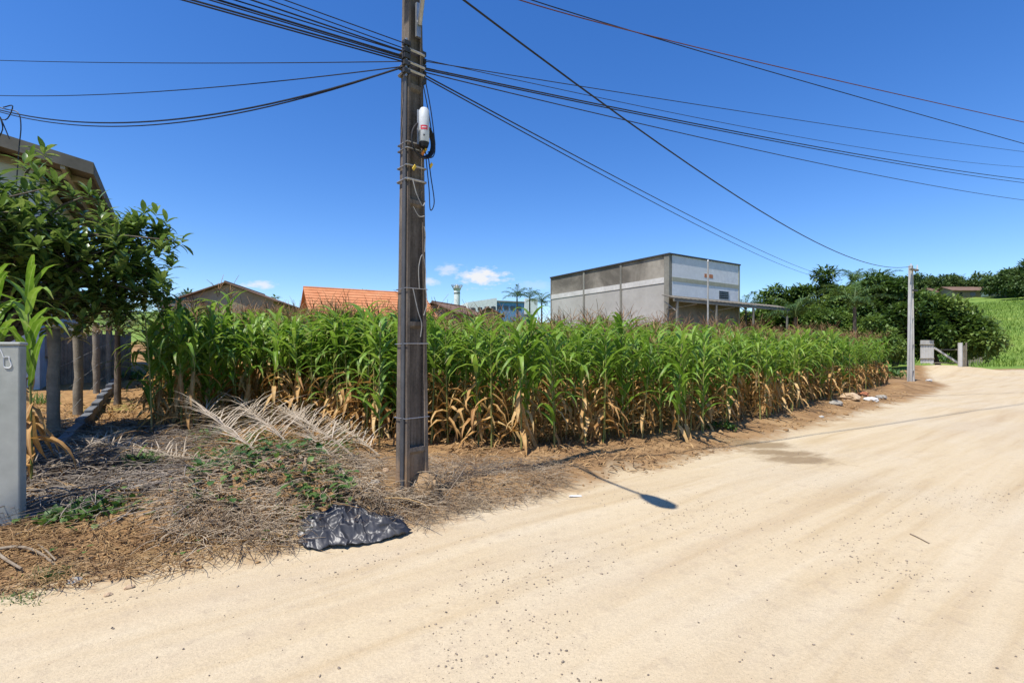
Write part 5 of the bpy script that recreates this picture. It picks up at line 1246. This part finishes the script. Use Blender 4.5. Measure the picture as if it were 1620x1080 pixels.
def clods():
    r = np.random.default_rng(51); import bmesh
    bm = bmesh.new(); bmesh.ops.create_icosphere(bm, subdivisions=1, radius=1); bv = np.array([v.co[:] for v in bm.verts]); bf = np.array([[v.index for v in f.verts] for f in bm.faces]); bm.free()
    def scatter(name, label, cat, x, y, sz, mat):
        n = len(x); z = gz(x, y); jit = 1 + r.normal(0, .22, (n, len(bv), 1)); sc3 = sz[:, None, None] * r.uniform(.6, 1.2, (n, 1, 3)) * np.array([1, 1, .7])
        V = bv[None] * jit * sc3 + np.stack([x, y, z + sz * .25], 1)[:, None, :]
        F_ = (bf[None] + (np.arange(n) * len(bv))[:, None, None]).reshape(-1, 3)
        o = link(name, arr_mesh(name, V.reshape(-1, 3), F_, M[mat], None, None, False)); tag(o, label, cat, kind='stuff')
    xs, ys, ss_ = [], [], []
    for (u0, u1, v0, v1, n, lo, hi) in ((680, 1180, 690, 760, 3200, .005, .024), (-40, 330, 840, 955, 900, .006, .022), (150, 330, 600, 690, 900, .012, .05), (520, 640, 660, 700, 600, .012, .045), (1100, 1450, 620, 690, 900, .015, .06), (250, 700, 850, 905, 700, .005, .018)):
        x, y, z = in_heap(u0, u1, v0, v1, n, r); ok = sdist(x, y) > .3 + r.normal(0, .13, n); xs.append(x[ok]); ys.append(y[ok]); ss_.append(np.exp(r.uniform(np.log(lo), np.log(hi), ok.sum())))
    scatter('soil_clods', 'crumbly orange soil clods along the edge of the field', 'soil', np.concatenate(xs), np.concatenate(ys), np.concatenate(ss_), 'clod')
    n = 42000; d = 1.9 * np.exp(r.uniform(0, np.log(4.5), n)); u = r.uniform(-1.05, 1.05, n); x = u * d; y = d
    dens = fbm(x * .7, y * .7, 3) + .25 * fbm((x * -.63 + y * .777) * 1.5, 3, 2); s = sdist(x, y)
    ok = (s < .1) & (r.random(n) < np.clip(-.05 + dens * 2.6, .03, .8)); x, y = x[ok], y[ok]
    scatter('road_gravel', 'fine gravel and grit scattered over the sandy road', 'gravel', x, y, np.exp(r.uniform(0, 1, len(x)) ** 2.2 * np.log(.009 / .0018) + np.log(.0018)), 'gravel')
clods()
# ================================================================== GATE AND FENCE AT THE FAR RIGHT
def far_gate():
    a = G(1456, 578); d = a.y
    t = thing('board_gate', 'grey board gate panel between posts right of the far pole', 'gate', a)
    for i in range(5):
        q = at(1458 + i * 4.3, 0, d); g = gz1(q.x, q.y)
        MB().box((q.x, q.y, at(0, 556, d).z), (.2, .03, at(0, 538, d).z - at(0, 574, d).z), .1).build('board', M['ware_beam'], t)
    for v in (545, 567): p, q = at(1455, v, d - .05), at(1478, v, d - .05); MB().tube([p, q], .04, 4).build('rail', M['wood_post'], t)
    for (u, v0, v1, lab) in ((1474, 535, 576, 'pale gate post right of the grey boards'), (1519, 542, 580, 'stout gate post at the right end of the brace')):
        p = G(u, v1); o = MB().tube([(p.x, p.y, p.z - .3), (p.x, p.y, at(0, v0, p.y).z)], .14, 8).build('gate_post', M['ware_beam'], None); tag(o, lab, 'post', 'gate posts')
    p, q = at(1478, 550, d), at(1517, 575, d); o = MB().box((p + q) / 2, ((q - p).length, .08, .14), 0, (0, -math.atan2(q.z - p.z, q.x - p.x))).build('gate_brace', M['ware_beam'], None); tag(o, 'slanting timber brace between the two gate posts', 'brace')
    t = thing('gate_rails', 'two thin horizontal gate rails behind the slanting brace', 'gate', at(1497, 578, d + .2))
    for v in (553, 574): MB().tube([at(1476, v, d + .15), at(1519, v, d + .15)], .04, 5).build('rail', M['wood_post'], t)
    t = thing('stake_fence', 'weathered stake fence in dry brush at the right end of the gate', 'fence', G(1522, 580))
    for i in range(9):
        p = G(1524 + i * 3.6, 580 - i * .3); MB().tube([(p.x, p.y, p.z - .2), (p.x + .05, p.y, p.z + 1.6 + .25 * math.sin(i * 2.1))], [.07, .05], 5).build('stake', M['wood_post'], t)
    weed(1535, 572, 260, .8, .05, 'dry grey brush grown through the stake fence', 61, 'brush', 'straw', .75)
    weed(1500, 573, 260, .7, .12, 'green undergrowth in the shade behind the gate', 62, spread=.9)
far_gate()
